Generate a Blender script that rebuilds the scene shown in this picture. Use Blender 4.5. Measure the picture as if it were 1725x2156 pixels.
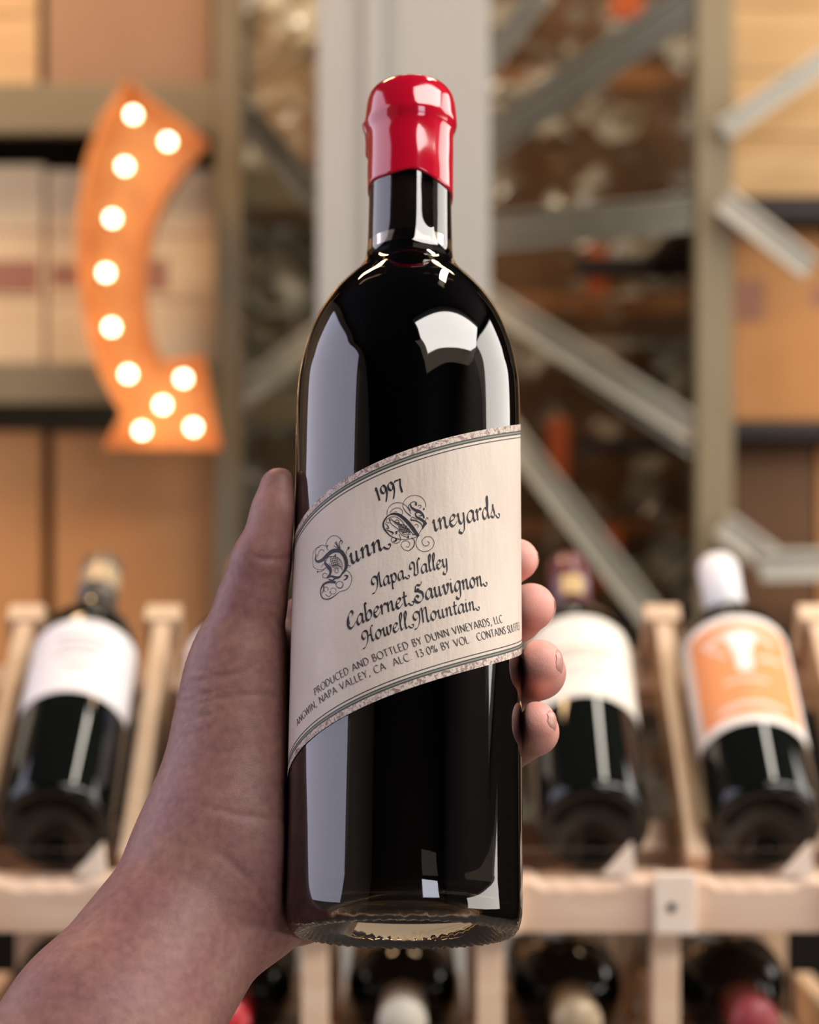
import bpy, bmesh, math, random
import numpy as np
from mathutils import Vector, Matrix, noise
from mathutils.geometry import tessellate_polygon

for o in list(bpy.data.objects):
    bpy.data.objects.remove(o, do_unlink=True)
scene = bpy.context.scene
C = scene.collection
random.seed(7)
PI = math.pi

# ------------------------------------------------------------------ camera
CAMZ = 1.5
FPX = 5000.0
cam_d = bpy.data.cameras.new('camera')
cam_d.sensor_fit = 'HORIZONTAL'
cam_d.sensor_width = 36.0
cam_d.lens = FPX / 1725.0 * 36.0
cam_d.clip_start = 0.05
cam_d.dof.use_dof = True
cam_d.dof.focus_distance = 0.765
cam_d.dof.aperture_fstop = cam_d.lens / 8.4
cam_d.dof.aperture_blades = 0
cam = bpy.data.objects.new('camera', cam_d)
C.objects.link(cam)
cam.location = (0, 0, CAMZ)
cam.rotation_euler = (PI / 2, 0, 0)
scene.camera = cam

# ------------------------------------------------------------------ world, exposure
w = bpy.data.worlds.new('world')
scene.world = w
w.use_nodes = True
w.node_tree.nodes['Background'].inputs[0].default_value = (0.85, 0.82, 0.9, 1)
w.node_tree.nodes['Background'].inputs[1].default_value = 0.02
vs = scene.view_settings
vs.view_transform = 'Standard'
vs.look = 'None'
vs.gamma = 1.0
vs.use_curve_mapping = False
vs.exposure = 0.0
cy = scene.cycles
cy.use_denoising = True
cy.max_bounces = 10
cy.transmission_bounces = 10
cy.transparent_max_bounces = 12
cy.diffuse_bounces = 3
cy.glossy_bounces = 5
cy.caustics_reflective = False
cy.caustics_refractive = False
cy.sample_clamp_indirect = 4.0

# ------------------------------------------------------------------ daylight, shop lights and added fill
def area(name, loc, target, sx, sy, radiance, col):
    d = bpy.data.lights.new(name, 'AREA')
    d.shape = 'RECTANGLE'
    d.size, d.size_y = sx, sy
    d.energy = radiance * PI * sx * sy
    d.color = col
    o = bpy.data.objects.new(name, d)
    C.objects.link(o)
    o.location = loc
    v = Vector(target) - Vector(loc)
    o.rotation_euler = v.to_track_quat('-Z', 'Y').to_euler()
    return o
# shop windows (left wall, wall behind the photographer) and roof light on the right
area('daylight_window_left', (-2.36, 1.15, 2.40), (0, 1.15, 2.40), 3.2, 2.1, 2.6, (0.80, 0.79, 1.0))
area('daylight_window_front', (1.75, -2.70, 2.55), (1.75, 0, 2.55), 1.2, 1.0, 7.0, (0.86, 0.87, 1.0))
rl = area('daylight_roof_light', (1.75, 0.10, 3.55), (1.75, 0.10, 0), 2.9, 1.2, 11.5, (1.0, 0.94, 0.88))
rl.rotation_euler = (0, 0, math.radians(36))
area('window_and_fill_right', (2.93, 2.15, 2.80), (0, 2.15, 2.80), 2.4, 1.5, 6.0, (1.0, 0.93, 0.86))
area('window_and_fill_right', (2.93, 0.35, 1.30), (0, 0.35, 1.30), 2.2, 0.85, 5.5, (1.0, 0.92, 0.84))  # added low fill for the fingers and label, not a known window
area('warm_ceiling_lamp', (-0.85, 2.70, 3.5), (-0.75, 3.4, 1.6), 0.6, 0.5, 40.0, (1.0, 0.62, 0.32))
area('warm_ceiling_lamp', (0.75, 2.72, 3.5), (0.7, 3.4, 1.6), 0.5, 0.4, 24.0, (1.0, 0.68, 0.40))
area('added_film_fill', (0.02, 3.62, 3.6), (0.0, 4.3, 1.8), 0.5, 0.3, 26.0, (1.0, 0.90, 0.72))  # added light to brighten the wrapped stacks, no lamp known there
area('tube_ceiling_lamp', (0.80, 1.95, 3.45), (0.80, 1.95, 0), 0.16, 0.9, 30.0, (1.0, 0.93, 0.80))

# ------------------------------------------------------------------ helpers
def at(px, py, D):
    return Vector(((px - 862.5) / FPX * D, D, CAMZ - (py - 1078.0) / FPX * D))
def zpx(py, D): return CAMZ - (py - 1078.0) / FPX * D
def xpx(px, D): return (px - 862.5) / FPX * D

def tag(o, label=None, cat=None, group=None, kind=None):
    if label: o['label'] = label
    if cat: o['category'] = cat
    if group: o['group'] = group
    if kind: o['kind'] = kind
    return o
def empty(name, loc=(0, 0, 0)):
    o = bpy.data.objects.new(name, None)
    o.empty_display_size = 0.05
    C.objects.link(o)
    o.location = loc
    return o
def link(name, me, m, parent=None, smooth=False):
    if m: me.materials.append(m)
    o = bpy.data.objects.new(name, me)
    C.objects.link(o)
    if parent is not None: o.parent = parent
    if smooth:
        me.polygons.foreach_set('use_smooth', [True] * len(me.polygons))
    return o
def frombm(name, bm, m, parent=None, smooth=False, recalc=True):
    if recalc: bmesh.ops.recalc_face_normals(bm, faces=bm.faces)
    me = bpy.data.meshes.new(name)
    bm.to_mesh(me); bm.free()
    return link(name, me, m, parent, smooth)
def pyd(name, V, F, m, parent=None, smooth=False):
    me = bpy.data.meshes.new(name)
    me.from_pydata([tuple(v) for v in V], [], F)
    me.update()
    return link(name, me, m, parent, smooth)
def bm_box(bm, x0, x1, y0, y1, z0, z1, bev=0.0):
    r = bmesh.ops.create_cube(bm, size=1.0)
    vs_ = r['verts']
    for v in vs_:
        v.co = Vector(((x0 + x1) / 2 + v.co.x * (x1 - x0), (y0 + y1) / 2 + v.co.y * (y1 - y0), (z0 + z1) / 2 + v.co.z * (z1 - z0)))
    if bev > 0:
        es = list({e for v in vs_ for e in v.link_edges})
        bmesh.ops.bevel(bm, geom=es, offset=bev, segments=2, affect='EDGES', profile=0.6)
def box(name, x0, x1, y0, y1, z0, z1, m, parent=None, bev=0.0):
    bm = bmesh.new()
    bm_box(bm, x0, x1, y0, y1, z0, z1, bev)
    return frombm(name, bm, m, parent)
def bar(name, a, b, wd, th, m, parent=None, up=(0, -1, 0), bev=0.002, channel=False):
    """a straight bar from a to b; wd across, th along `up`; a channel has a lip along both edges"""
    a, b = Vector(a), Vector(b)
    d = (b - a); L = d.length; d.normalize()
    up = Vector(up); up = (up - d * up.dot(d)).normalized()
    s = d.cross(up)
    bm = bmesh.new()
    bm_box(bm, -wd / 2, wd / 2, -th / 2, th / 2, 0, L, bev)
    if channel:
        for q in (-1, 1):
            bm_box(bm, q * wd * 0.5 - wd * 0.1, q * wd * 0.5 + wd * 0.1, th * 0.3, th * 1.3, 0, L, 0)
    M = Matrix((s, up, d)).transposed().to_4x4()
    M.translation = a
    bmesh.ops.transform(bm, matrix=M, verts=bm.verts)
    return frombm(name, bm, m, parent)
def lathe_mesh(prof, n=48, mod=None, closed_profile=False):
    """prof: list of (r, z); revolved about Z. mod(r, z, ang, i) -> (r, z)"""
    V, F = [], []
    for i, (r, z) in enumerate(prof):
        for k in range(n):
            a_ = 2 * PI * k / n
            rr, zz = (r, z) if mod is None else mod(r, z, a_, i)
            V.append((rr * math.sin(a_), -rr * math.cos(a_), zz))
    m_ = len(prof)
    for i in range(m_ if closed_profile else m_ - 1):
        j = (i + 1) % m_
        for k in range(n):
            l = (k + 1) % n
            F.append((i * n + k, i * n + l, j * n + l, j * n + k))
    if not closed_profile:
        F.append(tuple(reversed(range(n))))
        F.append(tuple((m_ - 1) * n + k for k in range(n)))
    return V, F
def smooth_prof(pts, sub=5):
    """Catmull-Rom through profile points"""
    P = [Vector((p[0], p[1])) for p in pts]
    out = []
    for i in range(len(P) - 1):
        p0 = P[max(i - 1, 0)]; p1 = P[i]; p2 = P[i + 1]; p3 = P[min(i + 2, len(P) - 1)]
        for k in range(sub):
            t = k / sub
            q = 0.5 * ((2 * p1) + (p2 - p0) * t + (2 * p0 - 5 * p1 + 4 * p2 - p3) * t * t + (3 * p1 - p0 - 3 * p2 + p3) * t ** 3)
            out.append((q.x, q.y))
    out.append((P[-1].x, P[-1].y))
    return out

# ------------------------------------------------------------------ materials
def mat(name, col, rough=0.5, metal=0.0, spec=0.5, var=None, vscale=20.0, stretch=(1, 1, 1), bump=0.0, bscale=80.0, bstretch=(1, 1, 1),
        trans=0.0, ior=1.45, coat=0.0, sss=0.0, emit=None, estr=0.0):
    m = bpy.data.materials.new(name)
    m.use_nodes = True
    nt = m.node_tree
    b = nt.nodes['Principled BSDF']
    b.inputs['Base Color'].default_value = (*col, 1)
    b.inputs['Roughness'].default_value = rough
    b.inputs['Metallic'].default_value = metal
    b.inputs['Specular IOR Level'].default_value = spec
    b.inputs['IOR'].default_value = ior
    b.inputs['Transmission Weight'].default_value = trans
    b.inputs['Coat Weight'].default_value = coat
    b.inputs['Coat Roughness'].default_value = 0.03
    if sss:
        b.inputs['Subsurface Weight'].default_value = sss
        b.inputs['Subsurface Radius'].default_value = (1.0, 0.35, 0.2)
        b.inputs['Subsurface Scale'].default_value = 0.004
    if emit:
        b.inputs['Emission Color'].default_value = (*emit, 1)
        b.inputs['Emission Strength'].default_value = estr
    tc = nt.nodes.new('ShaderNodeTexCoord')
    def nz(scale, st, detail=4):
        mp = nt.nodes.new('ShaderNodeMapping')
        mp.inputs['Scale'].default_value = st
        nt.links.new(tc.outputs['Object'], mp.inputs['Vector'])
        n = nt.nodes.new('ShaderNodeTexNoise')
        n.inputs['Scale'].default_value = scale
        n.inputs['Detail'].default_value = detail
        nt.links.new(mp.outputs[0], n.inputs['Vector'])
        return n
    if var is not None:
        n = nz(vscale, stretch)
        r = nt.nodes.new('ShaderNodeValToRGB')
        r.color_ramp.elements[0].position = 0.32
        r.color_ramp.elements[1].position = 0.68
        r.color_ramp.elements[0].color = (*col, 1)
        r.color_ramp.elements[1].color = (*var, 1)
        nt.links.new(n.outputs[0], r.inputs[0])
        nt.links.new(r.outputs[0], b.inputs['Base Color'])
    if bump:
        n = nz(bscale, bstretch)
        bp = nt.nodes.new('ShaderNodeBump')
        bp.inputs['Strength'].default_value = bump
        bp.inputs['Distance'].default_value = 0.002
        nt.links.new(n.outputs[0], bp.inputs['Height'])
        nt.links.new(bp.outputs[0], b.inputs['Normal'])
    return m
M = {}
M['pine'] = mat('pine_wood', (0.72, 0.50, 0.33), 0.55, var=(0.80, 0.60, 0.42), vscale=14, stretch=(1, 1, 8), bump=0.15, bscale=60, bstretch=(1, 1, 8))
M['pine_x'] = mat('pine_wood_crosswise', (0.70, 0.48, 0.34), 0.55, var=(0.78, 0.57, 0.42), vscale=14, stretch=(1, 8, 8), bump=0.15, bscale=60, bstretch=(1, 8, 8))
M['pine_end'] = mat('pine_end_grain', (0.86, 0.70, 0.56), 0.6, var=(0.9, 0.76, 0.62), vscale=40)
M['crate'] = mat('crate_wood', (0.54, 0.33, 0.145), 0.6, var=(0.64, 0.43, 0.21), vscale=5, stretch=(1, 1, 7))
M['crate_pale'] = mat('pale_crate_wood', (0.72, 0.53, 0.30), 0.6, var=(0.80, 0.63, 0.39), vscale=4, stretch=(1, 1, 6))
M['stamp'] = mat('branded_stamp', (0.36, 0.17, 0.11), 0.7)
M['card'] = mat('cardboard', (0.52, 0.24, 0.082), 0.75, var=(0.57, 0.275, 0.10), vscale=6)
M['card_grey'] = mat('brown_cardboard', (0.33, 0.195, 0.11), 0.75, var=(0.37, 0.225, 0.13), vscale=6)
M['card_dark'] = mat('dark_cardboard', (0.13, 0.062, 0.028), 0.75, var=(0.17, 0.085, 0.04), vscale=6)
M['tape'] = mat('box_tape', (0.42, 0.19, 0.08), 0.35)
M['steel_olive'] = mat('olive_painted_steel', (0.225, 0.18, 0.105), 0.45, var=(0.25, 0.205, 0.12), vscale=8)
M['steel_grey'] = mat('grey_galvanised_steel', (0.46, 0.445, 0.375), 0.42, metal=0.1, var=(0.54, 0.52, 0.44), vscale=16)
M['steel_dark'] = mat('dark_steel', (0.02, 0.014, 0.012), 0.6)
M['white_paint'] = mat('white_painted_column', (0.36, 0.365, 0.345), 0.5, var=(0.39, 0.395, 0.37), vscale=3)
M['wall'] = mat('plaster_wall', (0.30, 0.25, 0.21), 0.8, var=(0.34, 0.28, 0.24), vscale=3)
M['wall_dark'] = mat('dark_wall', (0.05, 0.04, 0.035), 0.8)
M['ceil'] = mat('dark_ceiling', (0.02, 0.018, 0.02), 0.9)
M['floor'] = mat('concrete_floor', (0.16, 0.14, 0.12), 0.6, var=(0.2, 0.17, 0.15), vscale=4)
M['sign'] = mat('orange_sign_paint', (0.62, 0.27, 0.085), 0.5, var=(0.56, 0.22, 0.07), vscale=7)
M['bulb'] = mat('lit_bulb', (1, 0.95, 0.85), 0.3, emit=(1.0, 0.80, 0.52), estr=13.0)
M['brass'] = mat('brass_socket', (0.6, 0.35, 0.12), 0.35, metal=1.0)
M['darkglass'] = mat('dark_bottle_glass', (0.004, 0.005, 0.004), 0.04, spec=0.5)
M['paper_white'] = mat('white_label_paper', (0.84, 0.81, 0.81), 0.6)
M['paper_cream'] = mat('cream_label_paper', (0.82, 0.78, 0.69), 0.6)
M['paper_orange'] = mat('orange_label_print', (0.80, 0.30, 0.11), 0.55)
M['ink_grey'] = mat('grey_ink', (0.50, 0.47, 0.47), 0.6)
M['ink_tan'] = mat('tan_ink', (0.58, 0.53, 0.45), 0.6)
M['ink_blue'] = mat('blue_ink', (0.05, 0.12, 0.42), 0.6)
M['ink_pink'] = mat('pale_pink_ink', (0.86, 0.66, 0.56), 0.6)
M['ink_white'] = mat('white_ink', (0.90, 0.85, 0.80), 0.6)
M['foil_white'] = mat('white_capsule_foil', (0.86, 0.84, 0.84), 0.35)
M['foil_burgundy'] = mat('burgundy_capsule_foil', (0.12, 0.025, 0.035), 0.3, coat=0.3)
M['foil_red'] = mat('red_capsule_foil', (0.55, 0.02, 0.03), 0.3, coat=0.3)
M['foil_rose'] = mat('dull_red_capsule_foil', (0.32, 0.05, 0.055), 0.4)
M['foil_cream'] = mat('cream_capsule_foil', (0.62, 0.57, 0.46), 0.4)
M['foil_tan'] = mat('tan_capsule_foil', (0.45, 0.34, 0.21), 0.4, metal=0.15)
M['foil_gold'] = mat('gold_foil', (0.50, 0.36, 0.17), 0.5, metal=0.1)
M['foil_bronze'] = mat('bronze_capsule_foil', (0.13, 0.10, 0.075), 0.4, metal=0.2)
M['foil_orange'] = mat('orange_capsule_foil', (0.6, 0.25, 0.07), 0.35, metal=0.3)
M['screw'] = mat('dark_screw', (0.03, 0.028, 0.025), 0.4, metal=0.8)
M['acrylic'] = mat('clear_acrylic', (0.92, 0.9, 0.9), 0.0, trans=1.0, ior=1.25)
M['orange_strap'] = mat('orange_strap', (0.50, 0.10, 0.02), 0.5)
M['winframe'] = mat('window_frame_paint', (0.25, 0.24, 0.24), 0.5)

# film: crumpled clear plastic
def film_mat(name, col, lo, hi):
    m = bpy.data.materials.new(name); m.use_nodes = True
    nt = m.node_tree; nt.nodes.clear()
    out = nt.nodes.new('ShaderNodeOutputMaterial')
    mix = nt.nodes.new('ShaderNodeMixShader')
    tr = nt.nodes.new('ShaderNodeBsdfTransparent'); tr.inputs[0].default_value = (0.86, 0.85, 0.8, 1)
    pb = nt.nodes.new('ShaderNodeBsdfPrincipled')
    pb.inputs['Base Color'].default_value = (*col, 1)
    pb.inputs['Roughness'].default_value = 0.07
    pb.inputs['Specular IOR Level'].default_value = 1.0
    n = nt.nodes.new('ShaderNodeTexNoise'); n.inputs['Scale'].default_value = 11; n.inputs['Detail'].default_value = 1
    tc = nt.nodes.new('ShaderNodeTexCoord'); nt.links.new(tc.outputs['Object'], n.inputs['Vector'])
    r = nt.nodes.new('ShaderNodeValToRGB')
    r.color_ramp.elements[0].position = 0.50; r.color_ramp.elements[0].color = (lo,) * 3 + (1,)
    r.color_ramp.elements[1].position = 0.58; r.color_ramp.elements[1].color = (hi,) * 3 + (1,)
    n2 = nt.nodes.new('ShaderNodeTexNoise'); n2.inputs['Scale'].default_value = 55; n2.inputs['Detail'].default_value = 2
    nt.links.new(tc.outputs['Object'], n2.inputs['Vector'])
    bp = nt.nodes.new('ShaderNodeBump'); bp.inputs['Strength'].default_value = 0.25; bp.inputs['Distance'].default_value = 0.006
    nt.links.new(n2.outputs[0], bp.inputs['Height']); nt.links.new(bp.outputs[0], pb.inputs['Normal'])
    nt.links.new(n.outputs[0], r.inputs[0]); nt.links.new(r.outputs[0], mix.inputs[0])
    nt.links.new(tr.outputs[0], mix.inputs[1]); nt.links.new(pb.outputs[0], mix.inputs[2])
    nt.links.new(mix.outputs[0], out.inputs[0])
    return m
M['film'] = film_mat('clear_plastic_film', (0.52, 0.50, 0.42), 0.04, 0.66)
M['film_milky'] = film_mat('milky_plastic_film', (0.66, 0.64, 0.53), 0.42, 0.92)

# ------------------------------------------------------------------ the room
def struct(o): return tag(o, kind='structure')
struct(box('floor', -2.5, 3.1, -2.9, 5.6, -0.1, 0.0, M['floor']))
struct(box('ceiling', -2.5, 3.1, -2.9, 5.6, 3.7, 3.8, M['ceil']))
struct(box('wall_back', -2.5, 3.1, 5.5, 5.6, 0, 3.7, M['wall_dark']))
struct(box('wall_left', -2.5, -2.4, -2.8, 5.5, 0, 3.7, M['wall']))
struct(box('wall_right', 3.0, 3.1, -2.8, 5.5, 0, 3.7, M['wall_dark']))
struct(box('wall_front', -2.5, 3.1, -2.9, -2.8, 0, 3.7, M['wall_dark']))
def window(name, axis, c0, c1, z0, z1, plane, sgn):
    bm = bmesh.new()
    def b(a0, a1, q0, q1):
        lo, hi = sorted((plane, plane + sgn * 0.03))
        if axis == 'y': bm_box(bm, lo, hi, a0, a1, q0, q1)
        else: bm_box(bm, a0, a1, lo, hi, q0, q1)
    b(c0 - 0.06, c0, z0 - 0.06, z1 + 0.06); b(c1, c1 + 0.06, z0 - 0.06, z1 + 0.06)
    b(c0, c1, z0 - 0.06, z0); b(c0, c1, z1, z1 + 0.06)
    return struct(frombm(name, bm, M['winframe']))
window('window_1', 'y', -0.45, 2.75, 1.35, 3.45, -2.40, 1)
window('window_2', 'x', 1.15, 2.35, 2.05, 3.05, -2.80, 1)
window('added_fill_window', 'y', -0.75, 1.45, 0.88, 1.72, 3.0, -1)  # made-up frame around the added low fill light
window('window_4', 'y', 0.95, 3.35, 2.05, 3.55, 3.0, -1)
bm = bmesh.new()
for a in ((-1.51, -1.45, -0.66, 0.66), (1.45, 1.51, -0.66, 0.66), (-1.45, 1.45, -0.66, -0.60), (-1.45, 1.45, 0.60, 0.66)):
    bm_box(bm, a[0], a[1], a[2], a[3], 0.0, 0.14)
w3 = struct(frombm('window_3', bm, M['winframe']))
w3.location = (1.75, 0.10, 3.56); w3.rotation_euler = (0, 0, math.radians(36))

# ------------------------------------------------------------------ white column in front of the shelving
col = empty('support_column', (xpx(850, 3.2), 3.3, 0))
tag(col, 'white painted square support column behind the held bottle', 'column')
def child_box(name, x0, x1, y0, y1, z0, z1, m, parent, bev=0.0):
    o = box(name, x0 - parent.location.x, x1 - parent.location.x, y0 - parent.location.y, y1 - parent.location.y,
            z0 - parent.location.z, z1 - parent.location.z, m, parent, bev)
    return o
child_box('shaft', xpx(668, 3.2), xpx(1032, 3.2), 3.2, 3.42, 0, 3.70, M['white_paint'], col, 0.006)
child_box('conduit_strip', xpx(768, 3.2), xpx(806, 3.2), 3.188, 3.2, 0, 3.70, M['white_paint'], col, 0.004)
child_box('base_plate', xpx(640, 3.2), xpx(1060, 3.2), 3.17, 3.45, 0, 0.012, M['steel_grey'], col)

# ------------------------------------------------------------------ storage racks
def rack_post(parent, x0, x1, y0, y1, m, name='post'):
    o = child_box(name, x0, x1, y0, y1, 0, 3.3, m, parent, 0.003)
    return o
Lr = empty('storage_rack', (-0.9, 3.45, 0))
tag(Lr, 'olive steel storage rack of boxes under and behind the lit arrow sign', 'shelving')
DL = 3.45
rack_post(Lr, xpx(456, DL), xpx(512, DL), DL - 0.03, DL + 0.03, M['steel_olive'])
rack_post(Lr, -1.66, -1.62, DL - 0.03, DL + 0.03, M['steel_olive'])
rack_post(Lr, -1.66, -1.62, 4.27, 4.33, M['steel_olive'])
rack_post(Lr, -0.13, -0.09, 4.22, 4.28, M['steel_grey'])
zb = {}
for nm, (p0, p1) in {'b1': (180, 284), 'b2': (765, 851), 'b3': (1430, 1510)}.items():
    z1, z0 = zpx(p0, DL), zpx(p1, DL)
    zb[nm] = z1
    child_box('beam', -1.62, xpx(456, DL), DL - 0.02, DL + 0.02, z0, z1, M['steel_olive'], Lr, 0.003)
    child_box('beam', -1.62, -0.13, 4.28, 4.32, z0, z1, M['steel_olive'], Lr, 0.003)
    child_box('shelf_deck', -1.62, -0.30, DL + 0.02, 4.28, z1 - 0.02, z1, M['steel_dark'], Lr)
pL = Lr.location
def rb(parent, a, b, wd, th, m, name='brace', channel=True):
    return bar(name, Vector(a) - parent.location, Vector(b) - parent.location, wd, th, m, parent, channel=channel)
rb(Lr, at(498, 225, 3.45), at(690, 455, 3.95), 0.034, 0.02, M['steel_grey'])
rb(Lr, at(498, 850, 3.45), at(700, 690, 3.95), 0.034, 0.02, M['steel_grey'])
rb(Lr, at(498, 1010, 3.45), at(700, 1120, 3.95), 0.034, 0.02, M['steel_grey'])

def carton(name, px0, px1, ztop, zbot, D, depth, m, label, cat, tapem=None, stamp=None, crate=False, group=None):
    x0, x1 = xpx(px0, D), xpx(px1, D)
    e = empty(name, ((x0 + x1) / 2, D + depth / 2, zbot))
    tag(e, label, cat, group)
    wdt, h = x1 - x0, ztop - zbot
    if crate:
        t = 0.012
        n = 3
        for k in range(n):     # front planks
            a, b = k * h / n, (k + 1) * h / n
            box('plank', -wdt / 2, wdt / 2, -depth / 2, -depth / 2 + t, a + 0.0012, b - 0.0012, m, e, 0.0015)
        box('side_panel', -wdt / 2, -wdt / 2 + t, -depth / 2 + t, depth / 2, 0, h, m, e)
        box('side_panel', wdt / 2 - t, wdt / 2, -depth / 2 + t, depth / 2, 0, h, m, e)
        box('back_panel', -wdt / 2 + t, wdt / 2 - t, depth / 2 - t, depth / 2, 0, h, m, e)
        box('lid', -wdt / 2 + t, wdt / 2 - t, -depth / 2 + t, depth / 2 - t, h - t, h, m, e)
        box('bottom_panel', -wdt / 2 + t, wdt / 2 - t, -depth / 2 + t, depth / 2 - t, 0, t, m, e)
    else:
        box('box_body', -wdt / 2, wdt / 2, -depth / 2, depth / 2, 0, h, m, e, 0.004)
        if tapem:
            box('tape', -wdt / 2 + 0.02, wdt / 2 - 0.02, -depth * 0.06, depth * 0.06, h, h + 0.0006, tapem, e)
    for (sx0, sx1, sz0, sz1) in (stamp or []):
        box('stamp', -wdt / 2 + sx0 * wdt, -wdt / 2 + sx1 * wdt, -depth / 2 - 0.0006, -depth / 2, sz0 * h, sz1 * h, M['stamp'], e)
    return e
b1, b2, b3 = zb['b1'], zb['b2'], zb['b3']
carton('wooden_crate', -420, 80, b1 + 0.34, b1, 3.5, 0.5, M['crate'], 'yellow pine wine crate beside the big brown carton on the top shelf', 'crate', crate=True)
carton('cardboard_box', 97, 445, b1 + 0.36, b1, 3.5, 0.45, M['card_grey'], 'large brown carton on the shelf above the arrow sign', 'box', M['tape'])
carton('wooden_crate', -360, 92, zpx(345, 3.5), b2, 3.5, 0.5, M['crate_pale'], 'pale wine crate with a dark brand stamp left of the arrow sign', 'crate', crate=True, stamp=[(0.55, 0.98, 0.36, 0.52)])
carton('wooden_crate', 100, 462, zpx(356, 3.5), b2, 3.5, 0.5, M['crate_pale'], 'pale wine crate standing directly behind the arrow sign', 'crate', crate=True, stamp=[(0.02, 0.5, 0.4, 0.52), (0.52, 0.7, 0.38, 0.54)])
carton('cardboard_box', -300, 88, zpx(908, 3.5), b3, 3.5, 0.5, M['card'], 'orange brown carton left of the dark gap on the lower shelf', 'box', M['tape'])
carton('cardboard_box', 112, 462, zpx(912, 3.5), b3, 3.5, 0.5, M['card'], 'orange brown carton standing beneath the arrow sign', 'box', M['tape'])

# right hand rack
DR = 3.40
Rr = empty('storage_rack', (1.0, 3.4, 0))
tag(Rr, 'grey steel storage rack with crossing braces right of the white column', 'shelving')
rack_post(Rr, xpx(1464, DR), xpx(1540, DR), DR - 0.025, DR + 0.025, M['steel_olive'])
rack_post(Rr, 1.60, 1.65, DR - 0.025, DR + 0.025, M['steel_olive'])
rack_post(Rr, 1.60, 1.65, 4.22, 4.28, M['steel_olive'])
rack_post(Rr, -0.045, -0.005, 3.80, 3.84, M['steel_grey'])
zr = {}
for nm, (p0, p1) in {'r1': (416, 468), 'r2': (886, 926), 'r3': (1330, 1390)}.items():
    z1, z0 = zpx(p0, 3.44), zpx(p1, 3.44)
    zr[nm] = z1
    child_box('beam', xpx(1540, DR), 1.60, DR + 0.02, DR + 0.06, z0, z1, M['steel_dark'], Rr, 0.003)
    child_box('beam', 0.30, 1.60, 4.23, 4.27, z0, z1, M['steel_dark'], Rr, 0.003)
    child_box('shelf_deck', 0.42, 1.60, DR + 0.06, 4.23, z1 - 0.02, z1, M['steel_dark'], Rr)
G = M['steel_grey']
def D_of(px): return 3.40 + (1500 - px) / 470.0 * 0.30     # the braced end frame runs back at an angle
def rbp(p, q, wd):
    rb(Rr, at(p[0], p[1], D_of(p[0])), at(q[0], q[1], D_of(q[0])), wd, 0.02, G)
rbp((1480, -18), (985, 318), 0.036)
rbp((1480, 16), (985, 352), 0.022)
rbp((1480, 430), (985, 476), 0.020)
rbp((1480, 464), (985, 516), 0.026)
rbp((1480, 920), (985, 606), 0.036)
rbp((1480, 960), (1240, 800), 0.020)
rbp((1150, -20), (985, 190), 0.030)
rbp((1440, 1390), (985, 800), 0.034)
rbp((1480, 1395), (985, 1440), 0.026)
rb(Rr, at(1520, 278, 3.36), at(1830, 66, 3.36), 0.026, 0.016, G)
rb(Rr, at(1520, 424, 3.36), at(1705, 568, 3.36), 0.030, 0.016, G)
rb(Rr, at(1520, 1105, 3.36), at(1650, 1200, 3.36), 0.034, 0.016, G)
rb(Rr, at(1600, 1190, 3.34), at(2050, 1180, 3.34), 0.036, 0.016, G)
r1, r2, r3 = zr['r1'], zr['r2'], zr['r3']
carton('wooden_crate', 1545, 1990, r1 + 0.285, r1, 3.48, 0.5, M['crate'], 'golden pine crate behind the rising brace right of the post', 'crate', crate=True)
carton('wooden_crate', 1545, 2000, r1 + 0.60, r1 + 0.285, 3.48, 0.5, M['crate'], 'golden pine crate stacked on the crate behind the rising brace', 'crate', crate=True)
carton('cardboard_box', 1545, 1960, zpx(482, 3.48), r2, 3.48, 0.5, M['card'], 'brown carton with a dark printed square right of the post', 'box', M['tape'], stamp=[(0.02, 0.16, 0.52, 0.74), (0.4, 0.8, 0.6, 0.7)])
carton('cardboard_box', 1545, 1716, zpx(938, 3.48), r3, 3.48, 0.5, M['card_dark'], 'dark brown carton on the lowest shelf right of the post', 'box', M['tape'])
carton('cardboard_box', 1722, 2000, zpx(938, 3.48), r3, 3.48, 0.5, M['card'], 'russet carton at the far end of the lowest shelf beside the dark carton', 'box', M['tape'])

# film wrapped stacks of cartons behind the braced end frames
def film(name, x0, x1, y0, y1, z0, z1, amp, label, seed, m):
    nx, nz = int((x1 - x0) / 0.017), int((z1 - z0) / 0.017)
    V, F = [], []
    dp = y1 - y0
    per = [(x0, y1), (x0, y0), (x1, y0), (x1, y1)]
    pts = []
    segs = [14, nx, 14]
    for s in range(3):
        for k in range(segs[s]):
            t = k / segs[s]
            pts.append((per[s][0] + (per[s + 1][0] - per[s][0]) * t, per[s][1] + (per[s + 1][1] - per[s][1]) * t, s))
    pts.append((per[3][0], per[3][1], 2))
    n = len(pts)
    for j in range(nz + 1):
        z = z0 + (z1 - z0) * j / nz
        for (x, y, s) in pts:
            q = Vector((x * 9 + seed, y * 9, z * 9))
            d1 = noise.noise(q); d2 = abs(noise.noise(q * 2.7)); d3 = abs(noise.noise(q * 6.0))
            d = amp * (d1 * 0.9 + 0.5 - d2 * 1.1) + random.uniform(-0.007, 0.007)
            if s == 1: V.append((x, y - max(d, -0.02) - 0.035, z))
            elif s == 0: V.append((x - d * 0.25 - 0.008, y, z))
            else: V.append((x + d * 0.25 + 0.008, y, z))
    for j in range(nz):
        for k in range(n - 1):
            F.append((j * n + k, j * n + k + 1, (j + 1) * n + k + 1, (j + 1) * n + k))
    o = pyd(name, V, F, m, None, False)
    tag(o, label, 'plastic wrap')
    return o
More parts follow.
